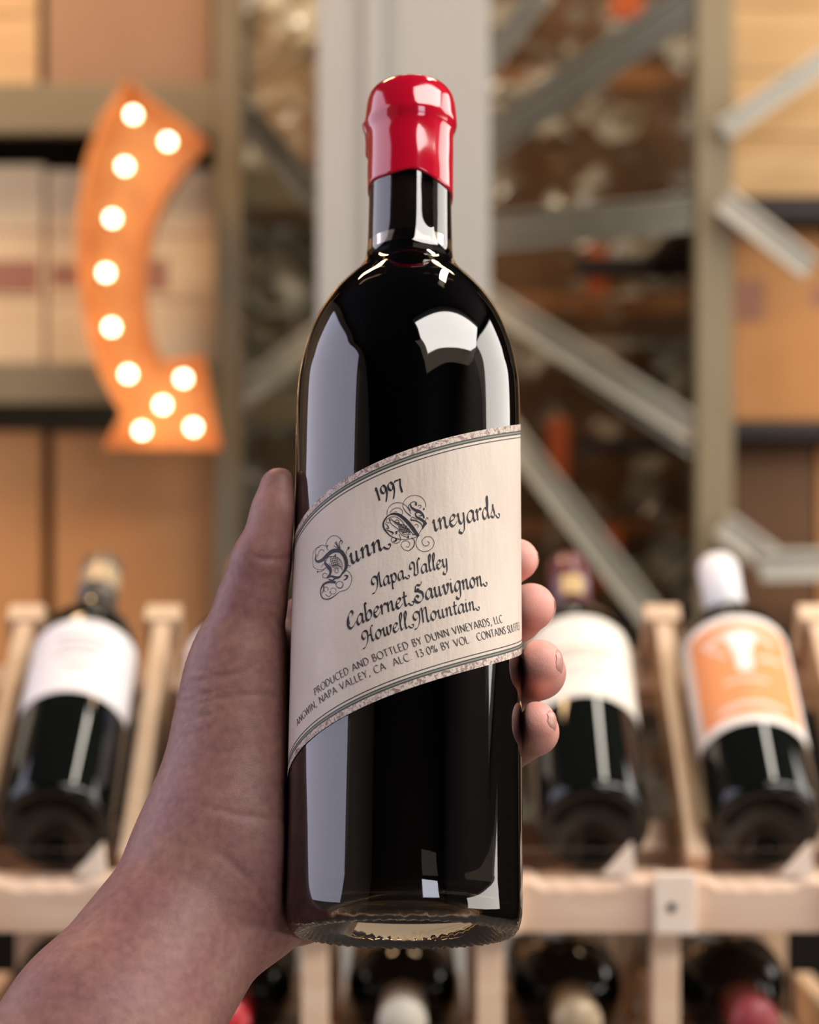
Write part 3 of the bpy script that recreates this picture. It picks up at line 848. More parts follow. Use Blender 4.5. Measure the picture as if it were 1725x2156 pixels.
# ---- lettering: pen strokes drawn with a broad nib
def crv(pts, sub=7):
    if len(pts) == 2: return [Vector(p) for p in pts]
    return [Vector(p) for p in smooth_prof(pts, sub)]
def stroke(poly, thick, thin, nib, taper=0.0):
    n = len(poly); L, Rr_ = [], []
    for i, p in enumerate(poly):
        d = poly[min(i + 1, n - 1)] - poly[max(i - 1, 0)]
        if d.length < 1e-9: d = Vector((1, 0))
        d.normalize()
        wv = thin + (thick - thin) * abs(d.x * math.sin(nib) - d.y * math.cos(nib)) ** 1.5
        if taper:
            wv *= 1 - taper * (abs(2 * i / (n - 1) - 1) ** 3)
        nv = Vector((-d.y, d.x)) * wv / 2
        L.append(p + nv); Rr_.append(p - nv)
    return L, Rr_
LC = {
 'a': (.95, [[(.72,.85),(.5,1),(.2,.8),(.06,.4),(.15,.06),(.35,.04),(.62,.35),(.76,.95)], [(.76,.98),(.7,.3),(.78,.02),(.97,.18)]]),
 'b': (.92, [[(.3,1.7),(.16,1.85),(.14,1.2),(.12,.25),(.3,.02),(.6,.15),(.75,.55),(.62,.92),(.4,.9),(.15,.55)]]),
 'd': (.98, [[(.65,.8),(.45,.98),(.18,.78),(.06,.4),(.16,.05),(.36,.05),(.6,.4),(.8,1.2),(.86,1.8),(.76,1.95),(.7,1.6),(.68,.6),(.74,.05),(.98,.18)]]),
 'e': (.74, [[(.1,.46),(.42,.58),(.58,.82),(.42,1),(.16,.78),(.06,.35),(.22,.02),(.48,.08),(.76,.36)]]),
 'g': (.92, [[(.7,.85),(.48,1),(.2,.8),(.07,.42),(.18,.08),(.38,.1),(.62,.4),(.74,.95)], [(.74,.98),(.68,.2),(.6,-.5),(.35,-.8),(.1,-.65),(.15,-.45)]]),
 'i': (.46, [[(.02,.75),(.15,1),(.14,.3),(.24,.02),(.46,.22)], [(.18,1.32),(.26,1.44)]]),
 'j': (.46, [[(.02,.75),(.15,1),(.14,.3),(.24,.02),(.46,.22)]]),
 'l': (.50, [[(.06,.5),(.42,1.5),(.38,1.95),(.22,1.75),(.16,1.0),(.16,.25),(.28,.02),(.5,.22)]]),
 'n': (.92, [[(.0,.75),(.13,1),(.15,.5),(.12,0)], [(.14,.5),(.4,.94),(.58,.9),(.6,.5),(.6,.2),(.72,.02),(.92,.2)]]),
 'o': (.84, [[(.35,1),(.1,.75),(.06,.35),(.25,.02),(.52,.15),(.66,.55),(.55,.92),(.35,1)], [(.55,.9),(.68,.8),(.88,.88)]]),
 'p': (.88, [[(.0,.75),(.14,1),(.15,.3),(.1,-.7)], [(.02,-.72),(.24,-.68)], [(.14,.55),(.4,.98),(.65,.9),(.74,.5),(.58,.08),(.35,.02),(.15,.2)]]),
 'r': (.64, [[(.0,.75),(.13,1),(.15,.5),(.12,0)], [(.14,.5),(.35,.9),(.52,1),(.62,.86)]]),
 's': (.62, [[(.0,.25),(.3,.75),(.4,1.15),(.42,.75),(.5,.3),(.36,.02),(.12,.05),(.06,.2)]]),
 't': (.56, [[(.28,1.5),(.2,.7),(.22,.15),(.36,.02),(.56,.2)], [(.0,.95),(.5,1.0)]]),
 'u': (.94, [[(.0,.75),(.13,1),(.13,.3),(.27,.03),(.47,.14),(.6,.45)], [(.62,1),(.61,.2),(.73,.02),(.94,.2)]]),
 'v': (.78, [[(.0,.75),(.14,1),(.2,.4),(.32,.02),(.55,.35),(.64,.8),(.55,1),(.78,.9)]]),
 'w': (1.14, [[(.0,.75),(.13,1),(.14,.3),(.28,.02),(.48,.25),(.54,.95)], [(.54,.98),(.54,.3),(.68,.02),(.9,.3),(1.0,.8),(.92,1),(1.14,.9)]]),
 'y': (.86, [[(.0,.75),(.13,1),(.14,.35),(.28,.06),(.5,.2),(.62,.5)], [(.66,1),(.62,.2),(.5,-.5),(.25,-.8),(.0,-.65),(.07,-.42)]]),
 '~': (.52, [[(-.04,.2),(.1,-.02),(.3,-.14),(.48,-.04),(.5,.18),(.34,.24)]]),
 'N': (1.6, [[(.56,.78),(.4,.6),(.2,.74),(.12,1.08),(.28,1.42),(.62,1.46),(.88,1.15),(.88,.55),(.7,.0),(.38,-.36),(.02,-.42)], [(.86,.9),(1.02,1.45),(1.24,1.75),(1.22,1.3),(1.22,.35),(1.36,.03),(1.6,.2)]]),
 'M': (2.0, [[(.5,.82),(.34,.62),(.14,.76),(.06,1.1),(.22,1.44),(.55,1.5),(.78,1.2),(.76,.55),(.58,0),(.3,-.34),(.0,-.42)], [(.74,1.0),(.9,1.5),(1.12,1.72),(1.15,1.2),(1.12,.05)], [(1.15,1.1),(1.38,1.6),(1.62,1.65),(1.64,1.1),(1.63,.3),(1.76,.03),(2.0,.2)]]),
 'H': (1.62, [[(.5,.82),(.34,.62),(.14,.76),(.06,1.1),(.22,1.46),(.55,1.5),(.76,1.2),(.74,.55),(.56,0),(.28,-.34),(-.02,-.42)], [(1.52,1.75),(1.3,1.72),(1.2,1.2),(1.2,.35),(1.34,.03),(1.6,.2)], [(.74,.72),(.95,.82),(1.2,.78)]]),
 'V': (1.5, [[(.42,1.0),(.28,.85),(.14,1.05),(.24,1.45),(.5,1.6),(.74,1.35),(.72,.7),(.62,.15),(.85,.0),(1.1,.1)], [(1.1,.1),(1.16,.8),(1.2,1.5),(1.4,1.85),(1.5,1.7),(1.4,1.6)]]),
 'C': (1.12, [[(.72,1.2),(.86,1.45),(.72,1.72),(.45,1.6),(.15,1.1),(.1,.5),(.35,.05),(.75,.12),(1.12,.5)], [(.3,1.35),(.24,.9),(.26,.5)]]),
 'S': (1.2, [[(1.12,1.95),(.9,1.66),(.52,1.72),(.34,1.55)], [(.4,1.66),(.32,1.2),(.66,1.06),(.98,.78),(.98,.25),(.62,-.06),(.26,.02),(.1,.4),(.3,.66),(.5,.5),(.42,.34)], [(.44,1.3),(.7,1.2)]]),
 '1': (.42, [[(.0,.95),(.12,1.0),(.18,1.2),(.18,.55),(.16,-.1)]]),
 '9': (.66, [[(.56,.9),(.4,1.15),(.12,1.0),(.06,.62),(.24,.4),(.46,.55),(.58,.9),(.52,.25),(.2,-.45)]]),
 '7': (.6, [[(.02,.98),(.1,1.12),(.35,1.1),(.62,1.16)], [(.62,1.16),(.45,.5),(.42,-.15)]]),
 ' ': (.5, []),
}
def o_(cx, cy, rx, ry, a0=0, a1=360, n=12):
    return [(cx + rx * math.cos(math.radians(a0 + (a1 - a0) * k / n)), cy + ry * math.sin(math.radians(a0 + (a1 - a0) * k / n))) for k in range(n + 1)]
UC = {
 'A': (.78, [[(0,0),(.36,1)], [(.36,1),(.74,0)], [(.13,.35),(.6,.35)]]),
 'B': (.58, [[(.06,0),(.06,1)], [(.06,1),(.38,.98),(.42,.76),(.3,.55),(.06,.53)], [(.06,.53),(.4,.5),(.52,.26),(.38,.02),(.06,0)]]),
 'C': (.76, [o_(.46,.5,.42,.52,50,310)]),
 'D': (.78, [[(.06,0),(.06,1)], [(.06,1),(.42,.98),(.72,.5),(.42,.02),(.06,0)]]),
 'E': (.52, [[(.06,0),(.06,1)], [(.06,1),(.46,1)], [(.06,.52),(.4,.52)], [(.06,0),(.5,0)]]),
 'F': (.5, [[(.06,0),(.06,1)], [(.06,1),(.46,1)], [(.06,.52),(.4,.52)]]),
 'G': (.8, [o_(.46,.5,.42,.52,50,325), [(.72,.0),(.72,.4)]]),
 'I': (.24, [[(.08,0),(.08,1)], [(.0,1),(.16,1)], [(.0,0),(.16,0)]]),
 'L': (.5, [[(.06,0),(.06,1)], [(.06,0),(.48,0)]]),
 'N': (.8, [[(.06,0),(.06,1)], [(.06,1),(.70,0)], [(.70,0),(.70,1)]]),
 'O': (.88, [o_(.44,.5,.42,.52)]),
 'P': (.56, [[(.06,0),(.06,1)], [(.06,1),(.4,.98),(.5,.75),(.38,.5),(.06,.48)]]),
 'R': (.64, [[(.06,0),(.06,1)], [(.06,1),(.38,.98),(.46,.76),(.34,.54),(.06,.52)], [(.28,.52),(.62,0)]]),
 'S': (.5, [[(.42,.86),(.3,1.0),(.1,.95),(.06,.72),(.26,.52),(.44,.3),(.38,.05),(.18,-.02),(.02,.14)]]),
 'T': (.62, [[(.3,0),(.3,1)], [(.0,1),(.6,1)]]),
 'U': (.76, [[(.06,1),(.06,.35),(.18,.04),(.38,-.02),(.58,.04),(.68,.35),(.68,1)]]),
 'V': (.74, [[(0,1),(.36,0)], [(.36,0),(.7,1)]]),
 'W': (1.06, [[(0,1),(.28,0)], [(.28,0),(.52,1)], [(.52,1),(.78,0)], [(.78,0),(1.02,1)]]),
 'Y': (.64, [[(0,1),(.3,.5)], [(.3,.5),(.62,1)], [(.3,.5),(.3,0)]]),
 '1': (.4, [[(.06,.86),(.22,1)], [(.22,1),(.22,0)]]),
 '3': (.5, [[(.06,.92),(.26,1.0),(.4,.8),(.2,.55)], [(.2,.55),(.46,.4),(.4,.08),(.2,-.02),(.02,.1)]]),
 '0': (.62, [o_(.3,.5,.27,.52)]),
 '%': (.8, [[(.14,0),(.62,1)], o_(.16,.78,.13,.2), o_(.6,.22,.13,.2)]),
 ',': (.26, [[(.1,.08),(.12,-.02),(.04,-.2)]]),
 '.': (.24, [[(.06,.0),(.13,.07)]]),
 ' ': (.34, []),
}
def layout(text, font, gap):
    x = 0; out = []
    for ch in text:
        wd, st = font[ch]
        for p in st: out.append(([(q[0] + x, q[1]) for q in p], 0.55 if ch == '~' else 1.0))
        x += wd + gap
    return out, x - gap
def put_text(name, text, font, p0, p1, xh, thick, thin, nib=0.7, gap=0.05, slant=0.18, m=None):
    """p0, p1: baseline ends on the unrolled label (s, t) in mm; xh: letter size in mm"""
    P0, P1 = Vector(p0), Vector(p1)
    d = P1 - P0; Ln = d.length; d.normalize(); nrm = Vector((-d.y, d.x))
    st, tw = layout(text, font, gap)
    sx = Ln / tw
    V, F = [], []
    for pts, wk in st:
        poly = [Vector((p.x * sx + p.y * xh * slant, p.y * xh)) for p in crv(pts)]
        A, B = stroke(poly, thick * xh * wk, thin * xh, nib)
        b0 = len(V)
        for a, b in zip(A, B):
            for q in (a, b):
                w_ = P0 + d * q.x + nrm * q.y
                V.append(wrap(w_.x / 1000, w_.y / 1000, 0.00014))
        for k in range(len(A) - 1):
            F.append((b0 + 2 * k, b0 + 2 * k + 1, b0 + 2 * k + 3, b0 + 2 * k + 2))
    return pyd(name, V, F, m or M['ink'], lab)
put_text('lettering', '1997', LC, (-9.6, 132.7), (-1.3, 135.8), 3.5, 0.21, 0.06, 0.5, 0.10, 0.05)
put_text('lettering', 'unn~', LC, (-18.6, 112.0), (-5.2, 117.0), 3.5, 0.33, 0.05)
put_text('lettering', 'jneyards~', LC, (8.6, 122.3), (34.6, 132.0), 3.6, 0.27, 0.05)
put_text('lettering', 'Napa~Valley', LC, (-11.2, 102.6), (13.6, 111.0), 2.75, 0.26, 0.05)
put_text('lettering', 'Cabernet~Sauvignon~', LC, (-19.4, 90.3), (28.3, 107.3), 3.1, 0.29, 0.05)
put_text('lettering', 'Howell~Mountain~', LC, (-14.0, 84.8), (25.0, 98.6), 2.75, 0.27, 0.05)
put_text('lettering', 'PRODUCED AND BOTTLED BY DUNN VINEYARDS, LLC', UC, (-32.6, 70.9), (36.2, 96.4), 2.35, 0.13, 0.055, 0.45, 0.15, 0.0, M['ink_line'])
put_text('lettering', 'ANGWIN, NAPA VALLEY, CA  ALC. 13.0% BY VOL.  CONTAINS SULFITES', UC, (-43.5, 62.8), (50.5, 97.6), 2.35, 0.13, 0.055, 0.45, 0.15, 0.0, M['ink_line'])
# ornate initials
ORN_D = [((0.233,1.396,1.163),[(-33.53,118.06),(-33.93,116.6),(-32.8,115.51),(-30.54,115.58),(-28.45,116.55),(-26.47,117.56),(-24.22,117.58),(-22.39,116.85),(-21.08,115.12)]),((1.163,1.279,0.291),[(-22.39,116.85),(-21.08,115.12),(-20.35,113.07),(-20.44,111.14),(-21.29,109.89),(-22.07,109.18)]),((0.291,1.338,0.465),[(-28.9,115.25),(-29.14,114.32),(-27.98,112.98),(-26.75,111.63),(-26.72,110.24),(-28.07,108.96)]),((0.233,0.872,0.233),[(-28.07,108.96),(-26.27,109.27),(-24.36,108.49),(-22.71,108.5),(-21.61,109.94)]),((0.872,0.64,0.291),[(-24.33,106.91),(-26.94,107.51),(-29.33,107.26),(-30.78,106.03),(-31.01,104.41)]),((0.349,0.349,0.145),[(-31.01,104.41),(-29.78,102.51),(-27.16,101.8),(-24.73,102.43),(-22.76,103.49)]),(0.159,[(-22.76,103.49),(-19.93,103.91),(-18.38,105.9),(-18.33,108.1),(-19.89,110.02),(-21.61,110.05)]),((0.174,0.64,0.407),[(-21.24,107.12),(-20.15,107.57),(-19.86,108.36),(-20.95,108.73)]),(0.159,[(-21.4,105.63),(-21.64,104.98),(-22.3,104.66),(-23.15,104.79),(-23.86,105.33),(-24.14,106.05),(-23.88,106.69),(-23.2,107.0),(-22.35,106.87),(-21.67,106.35),(-21.4,105.63)]),(0.159,[(-25.47,110.85),(-25.18,111.36),(-24.57,111.54),(-23.91,111.36),(-23.47,110.93),(-23.37,110.45),(-23.61,110.1),(-24.06,110.01),(-24.5,110.17),(-24.76,110.47),(-24.78,110.78),(-24.59,110.96),(-24.32,110.97)]),(0.159,[(-27.9,109.76),(-28.07,109.34),(-28.55,109.13),(-29.18,109.19),(-29.78,109.51),(-30.14,109.99),(-30.14,110.46),(-29.77,110.78),(-29.17,110.84),(-28.53,110.63),(-28.06,110.21)]),(0.159,[(-28.92,120.14),(-28.32,121.7),(-26.6,122.82),(-24.43,122.5),(-22.81,121.24),(-22.46,120.34)]),(0.223,[(-22.74,117.88),(-23.17,119.63),(-22.63,120.65),(-21.94,120.26),(-22.28,119.48)]),(0.159,[(-33.5,117.21),(-34.01,119.01),(-32.95,120.31),(-30.88,120.64),(-28.91,119.92),(-27.86,118.25)]),(0.127,[(-35.28,116.22),(-35.46,118.5),(-34.04,120.14),(-31.89,120.22)]),(0.159,[(-32.85,117.06),(-32.06,118.85),(-30.44,119.06),(-29.63,118.19)]),(0.127,[(-35.52,116.27),(-34.75,114.13),(-32.08,112.56),(-29.47,112.29),(-28.35,112.77)]),(0.127,[(-32.69,111.99),(-30.63,111.83),(-28.83,112.58)]),(0.127,[(-31.07,113.18),(-29.72,114.16),(-28.86,113.56)]),(0.159,[(-20.31,115.84),(-20.23,116.94),(-19.57,117.67)]),(0.828,[(-19.85,117.71),(-19.29,117.63)]),(0.573,[(-28.4,119.9),(-27.93,119.8)]),(0.637,[(-24.94,116.09),(-24.46,116.0)]),(0.51,[(-32.93,112.1),(-32.45,112.0)]),(0.191,[(-24.46,120.69),(-23.76,119.17),(-22.73,117.6)]),(0.191,[(-25.46,119.33),(-24.08,118.53),(-22.73,117.46)]),(0.255,[(-24.97,120.5),(-23.4,118.27),(-22.4,117.27)]),((0.349,0.233,0.116),[(-22.07,109.18),(-20.67,110.35),(-19.76,111.74),(-18.84,111.61),(-19.14,111.1)]),((0.116,0.407,0.116),[(-30.12,107.56),(-29.5,106.33),(-29.66,104.97),(-30.41,104.29)]),(0.159,[(-28.51,104.53),(-29.05,104.74),(-29.46,105.12),(-29.59,105.55),(-29.42,105.91),(-28.99,106.1),(-28.44,106.06),(-27.92,105.81),(-27.57,105.42),(-27.5,105.0),(-27.72,104.66)]),(0.159,[(-28.67,103.68),(-27.18,102.57),(-26.13,103.22),(-26.86,104.17)]),(0.127,[(-26.36,103.86),(-26.54,104.44),(-26.31,104.94),(-25.75,105.18),(-25.05,105.11),(-24.43,104.73),(-24.09,104.18),(-24.13,103.63),(-24.54,103.25),(-25.2,103.17),(-25.89,103.42)]),(0.127,[(-24.5,107.08),(-23.79,105.31),(-22.14,104.77),(-21.52,105.65)]),(0.382,[(-27.32,108.41),(-25.71,107.84),(-24.79,108.24)]),((0.116,0.233,0.116),[(-28.78,114.8),(-27.51,115.95),(-25.03,115.63),(-22.99,114.45),(-21.99,112.76),(-21.79,111.07)]),((0.116,0.233,0.116),[(-26.35,112.39),(-24.28,112.44),(-22.61,111.75),(-21.62,110.35)]),(0.159,[(-27.45,113.71),(-26.0,112.74),(-23.95,112.8)]),(0.159,[(-23.26,111.3),(-24.27,112.02),(-25.64,111.98)]),(0.159,[(-27.14,115.74),(-25.21,115.8),(-23.16,114.61)]),(0.159,[(-26.84,115.01),(-24.98,115.06),(-22.88,113.9)]),(0.159,[(-26.53,114.29),(-24.76,114.33),(-22.61,113.19)]),(0.159,[(-26.23,113.56),(-24.54,113.6),(-22.33,112.48)]),(0.159,[(-25.94,112.84),(-24.32,112.87),(-22.06,111.78)]),(0.159,[(-26.43,115.74),(-26.68,114.4),(-25.83,112.71)]),(0.159,[(-25.48,115.57),(-25.76,114.23),(-25.0,112.57)]),(0.159,[(-24.55,115.41),(-24.86,114.07),(-24.18,112.42)]),(0.159,[(-23.64,115.25),(-23.98,113.92),(-23.38,112.29)])]
ORN_V = [((0.174,0.872,1.105),[(-6.37,127.11),(-5.04,127.81),(-3.31,127.71),(-1.71,126.8),(-0.11,125.32)]),((1.105,1.163,0.872),[(-0.11,125.32),(1.35,123.54),(2.55,121.85),(3.62,120.33)]),((0.407,0.523,0.291),[(-6.37,127.11),(-7.43,125.63),(-7.68,123.98),(-6.99,122.28),(-5.5,120.55)]),((0.291,0.174,0.145),[(-5.5,120.55),(-3.36,119.52),(-0.98,119.22),(1.38,119.52),(3.36,120.21)]),(0.191,[(-5.83,126.67),(-3.96,126.83),(-2.1,125.74),(-0.23,123.24),(2.17,120.78)]),(0.191,[(-5.83,126.39),(-5.27,124.7),(-3.66,123.27),(-2.6,122.56)]),(0.159,[(-5.73,124.93),(-6.1,124.85),(-6.47,124.99),(-6.72,125.3),(-6.78,125.7),(-6.62,126.06),(-6.31,126.27),(-5.92,126.26),(-5.59,126.05),(-5.41,125.69),(-5.43,125.3)]),((0.116,0.349,0.145),[(-7.15,124.79),(-6.28,123.91),(-6.0,122.93),(-6.86,123.24)]),((0.116,0.465,0.116),[(-6.99,122.69),(-5.65,122.08),(-4.44,121.35),(-4.97,120.75)]),((0.116,0.407,0.116),[(-5.56,126.52),(-4.21,125.23),(-2.62,124.64),(-1.82,123.8)]),(0.191,[(-2.59,125.05),(-2.72,124.63),(-3.06,124.37),(-3.49,124.38),(-3.84,124.65),(-3.97,125.08),(-3.84,125.5),(-3.5,125.76),(-3.08,125.75),(-2.73,125.48),(-2.59,125.05)]),(0.159,[(-3.91,121.75),(-2.86,122.14),(-2.07,122.69)]),(0.892,[(-3.69,121.47),(-3.17,121.46)]),(0.159,[(-1.8,122.13),(-1.26,121.02),(0.06,120.75),(1.11,121.04)]),(0.159,[(-2.59,122.14),(-1.79,120.75),(0.06,119.92)]),(0.159,[(-6.51,127.26),(-6.39,129.2),(-5.07,131.05),(-2.95,131.61),(-1.09,131.03),(0.3,129.59),(1.11,127.84)]),(0.159,[(-5.63,128.2),(-4.52,129.5),(-2.93,129.79),(-1.73,129.08),(-1.54,127.91),(-2.38,127.19)]),(0.127,[(-4.11,128.42),(-3.66,128.61),(-3.31,128.41)]),((0.291,0.145,0.145),[(1.11,127.01),(-0.48,128.52),(-1.45,130.42),(-0.83,132.43),(0.8,133.79),(2.6,134.13)]),(0.159,[(2.6,134.13),(4.46,133.53),(5.68,131.92),(5.93,130.26)]),((0.233,0.233,0.233),[(2.75,131.17),(2.61,131.87),(1.69,131.84),(0.77,131.05),(0.3,130.15),(1.05,128.82)]),((0.233,0.989,0.407),[(1.03,131.05),(1.3,130.08),(2.5,129.13),(3.96,128.62),(5.04,127.56),(5.36,126.46)]),((0.233,0.872,0.582),[(2.51,128.15),(2.91,126.91),(4.25,126.13),(5.58,125.22),(6.18,124.56)]),((0.582,0.872,0.233),[(4.25,126.13),(5.45,125.21),(5.33,123.96),(4.67,122.68)]),(0.255,[(2.51,128.15),(3.97,128.35),(4.64,127.4),(3.71,127.22)]),((0.407,0.291,0.174),[(1.07,125.76),(2.79,125.52),(4.39,124.61),(5.06,123.11)]),(0.191,[(1.07,125.76),(1.59,126.74),(3.19,125.81)]),(1.019,[(2.45,131.17),(3.05,131.18)]),(0.701,[(5.08,129.57),(5.5,129.59)]),(0.828,[(0.09,120.0),(0.57,120.01)]),(0.159,[(3.42,130.56),(4.22,130.87),(4.35,130.17),(3.82,129.87)]),(0.159,[(6.65,126.12),(6.59,126.76),(6.06,126.44),(5.8,125.23)]),(0.159,[(2.39,123.91),(2.5,124.11),(2.68,124.26),(2.89,124.33),(3.11,124.3),(3.31,124.2),(3.45,124.02),(3.52,123.8),(3.5,123.57),(3.4,123.36),(3.23,123.2)]),((0.174,0.174,0.145),[(6.18,124.62),(4.54,122.53),(3.28,119.99),(2.82,118.04),(3.52,116.13),(5.11,115.28)]),(0.159,[(5.11,115.28),(7.03,115.75),(8.37,117.22),(8.63,118.9),(7.54,120.32),(5.88,120.27)]),(0.159,[(5.88,120.27),(4.77,118.94),(5.26,117.44),(6.43,117.31),(7.12,118.24),(6.48,118.81)]),((0.174,0.291,0.145),[(1.38,119.94),(2.34,118.71),(2.06,116.91),(0.63,115.5),(-0.9,115.71)]),(0.159,[(-0.9,115.71),(-1.89,117.15),(-1.37,118.48),(0.07,118.7),(0.87,117.71),(0.48,116.74),(-0.31,116.87)]),(0.159,[(-2.58,121.03),(-2.15,119.78),(-2.3,118.54),(-3.61,117.92),(-4.81,118.53),(-4.95,119.64),(-4.16,119.87)]),((0.145,0.582,0.291),[(-4.16,119.87),(-3.49,119.38),(-3.67,118.7),(-4.36,118.63)]),((0.116,0.349,0.872),[(1.64,120.77),(2.69,120.94),(3.62,120.28)]),(0.191,[(-3.14,124.09),(-1.03,124.35)]),(0.191,[(-2.84,123.53),(-0.76,123.85)]),(0.191,[(-2.55,122.97),(-0.49,123.35)]),(0.191,[(-2.25,122.41),(-0.22,122.85)]),(0.191,[(-1.96,121.86),(0.04,122.36)]),(0.191,[(-1.66,121.3),(0.31,121.86)]),(0.191,[(-2.88,124.5),(-2.19,121.86)]),(0.191,[(-2.35,124.38),(-1.66,121.69)]),(0.191,[(-1.82,124.27),(-1.14,121.52)]),(0.191,[(-1.29,124.16),(-0.61,121.35)]),(0.191,[(-0.76,124.04),(-0.08,121.19)]),(0.191,[(-0.23,123.93),(0.45,121.03)]),(0.159,[(-0.35,122.69),(0.43,122.97),(0.97,121.73)]),(0.159,[(-0.35,122.3),(0.44,122.41),(0.97,121.51)]),(0.159,[(-0.35,121.91),(0.44,121.86),(0.97,121.29)])]

def put_orn(name, items):
    V, F = [], []
    for wd, pts in items:
        poly = crv(pts, 6)
        n = len(poly); b0 = len(V)
        ws = wd if isinstance(wd, tuple) else (wd, wd, wd)
        for i, p in enumerate(poly):
            dd = poly[min(i + 1, n - 1)] - poly[max(i - 1, 0)]
            dd.normalize(); t = i / (n - 1)
            wv = ws[0] + (ws[1] - ws[0]) * t * 2 if t < .5 else ws[1] + (ws[2] - ws[1]) * (t - .5) * 2
            nv = Vector((-dd.y, dd.x)) * wv / 2
            for q in (p + nv, p - nv): V.append(wrap(q.x / 1000, q.y / 1000, 0.00014))
        for k in range(n - 1): F.append((b0 + 2 * k, b0 + 2 * k + 1, b0 + 2 * k + 3, b0 + 2 * k + 2))
    return pyd(name, V, F, M['ink'], lab)
put_orn('ornate_initial', ORN_D)
put_orn('ornate_initial', ORN_V)

# ------------------------------------------------------------------ the hand and forearm: one continuous skin from a blended distance field
# local frame = the bottle's: x right, y away from the viewer, z along the bottle (mm)
HBI = HBM.inverted()
CAML = (HBI @ Vector((0, 0, CAMZ))) * 1000
def loc(px, py, f):
    """point on the viewing ray of (px, py) lying f mm in front of the bottle axis plane"""
    d = (HBI.to_3x3() @ Vector(((px - 862.5) / FPX, 1.0, -(py - 1078.0) / FPX)))
    k = (-f - CAML.y) / d.y
    return np.array([CAML.x + d.x * k, -f, CAML.z + d.z * k], dtype=np.float64)
def cylp(az, rad, t):
    a = math.radians(az)
    return np.array([rad * math.sin(a), -rad * math.cos(a), t])
def rcone(P, a, b, r1, r2):
    ba = b - a; l2 = ba @ ba; rr = r1 - r2; a2 = l2 - rr * rr; il2 = 1.0 / l2
    pa = P - a; y = pa @ ba; z = y - l2
    v = pa * l2 - y[:, None] * ba; x2 = np.einsum('ij,ij->i', v, v)
    y2 = y * y * l2; z2 = z * z * l2
    k = np.sign(rr) * rr * rr * x2
    d = (np.sqrt(x2 * a2 * il2) + y * rr) * il2 - r1
    m1 = np.sign(z) * a2 * z2 > k
    m2 = (~m1) & (np.sign(y) * a2 * y2 < k)
    d[m1] = np.sqrt(x2[m1] + z2[m1]) * il2 - r2
    d[m2] = np.sqrt(x2[m2] + y2[m2]) * il2 - r1
    return d
def smin(a, b, k):
    h = np.maximum(k - np.abs(a - b), 0.0) / k
    return np.minimum(a, b) - h * h * k * 0.25
def chain(P, pts, k=3.0):
    d = None
    for (a, r1), (b, r2) in zip(pts[:-1], pts[1:]):
        q = rcone(P, a, b, r1, r2)
        d = q if d is None else smin(d, q, k)
    return d
def ell(P, c, r, ax=None):
    q = P - c
    if ax is not None: q = q @ ax.T
    q = q / np.array(r)
    l = np.sqrt(np.einsum('ij,ij->i', q, q))
    g = q / np.array(r)
    return l * (l - 1.0) / np.maximum(np.sqrt(np.einsum('ij,ij->i', g, g)), 1e-6)
# joints
TH = [(loc(588, 1026, 5), 6.6), (loc(585, 1085, 4), 8.3), (loc(572, 1140, 2), 8.3), (loc(553, 1188, 0), 10.0), (loc(530, 1270, -4), 11.0), (loc(508, 1360, -8), 13.3), (loc(500, 1430, -11), 16.0)]
THE = [(loc(500, 1430, -11), 16.0), (loc(497, 1540, -14), 19.6), (loc(490, 1640, -15), 21.0), (loc(478, 1740, -15), 21.5)]
W1a, W1b = loc(424, 1822, -16), loc(484, 1890, -16)
W0a, W0b = loc(452, 1775, -15), loc(520, 1850, -16)
FA, FB = loc(182, 2150, 10), loc(262, 2215, 10)
dirA = (FA - W1a) / np.linalg.norm(FA - W1a); dirB = (FB - W1b) / np.linalg.norm(FB - W1b)
EA, EB = FA + dirA * 130, FB + dirB * 130
ARM1 = [(W0a, 20.5), (W1a, 21.0), (FA, 23.2), (EA, 30.0)]
ARM2 = [(W0b, 18.5), (W1b, 19.8), (FB, 24.0), (EB, 31.0)]
# fingers go round the back of the bottle: (az, radius from the axis, t, flesh radius)
def finger(spec): return [(cylp(az, rad, t), r) for az, rad, t, r in spec]
FI = finger([(222, 51, 110, 11.0), (192, 50.5, 121, 9.6), (162, 49.5, 128, 9.0), (140, 47.8, 130.5, 8.2), (124, 46.2, 132, 7.3)])
FM = finger([(214, 52, 96, 11.0), (185, 51.0, 102, 9.8), (152, 50.0, 110, 9.5), (128, 48.0, 112.5, 9.0), (113, 46.3, 112.8, 8.2)])
FR = finger([(206, 52, 80, 11.0), (176, 51.0, 83, 9.6), (138, 50.0, 88, 9.2), (106, 46.4, 88.4, 8.8), (87, 44.2, 88.2, 7.6)])
FL = finger([(198, 51, 62, 10.0), (170, 49.5, 62, 8.6), (136, 48.0, 66, 8.0), (106, 45.0, 68.0, 7.6), (88, 42.8, 68.4, 6.6)])
FINGERS = [FI, FM, FR, FL]
PALM = []
for f_, r0 in zip(FINGERS, (19, 19, 18, 17)):
    PALM.append([(loc(505, 1760, -24), r0), (f_[0][0] * 0.5 + loc(505, 1700, -30) * 0.5, 15.0), (f_[0][0], f_[0][1])])
HYPO = [(loc(540, 1860, -22), 17.0), (cylp(222, 54, 18), 15.5), (cylp(205, 54, 42), 13.5)]
WEB = [(loc(520, 1390, -16), 10.5), (cylp(232, 51, 98), 9.5)]
HEEL_P = [(loc(560, 1890, -14), 11.0), (loc(566, 1800, -18), 13.0), (loc(540, 1700, -18), 15.0)]

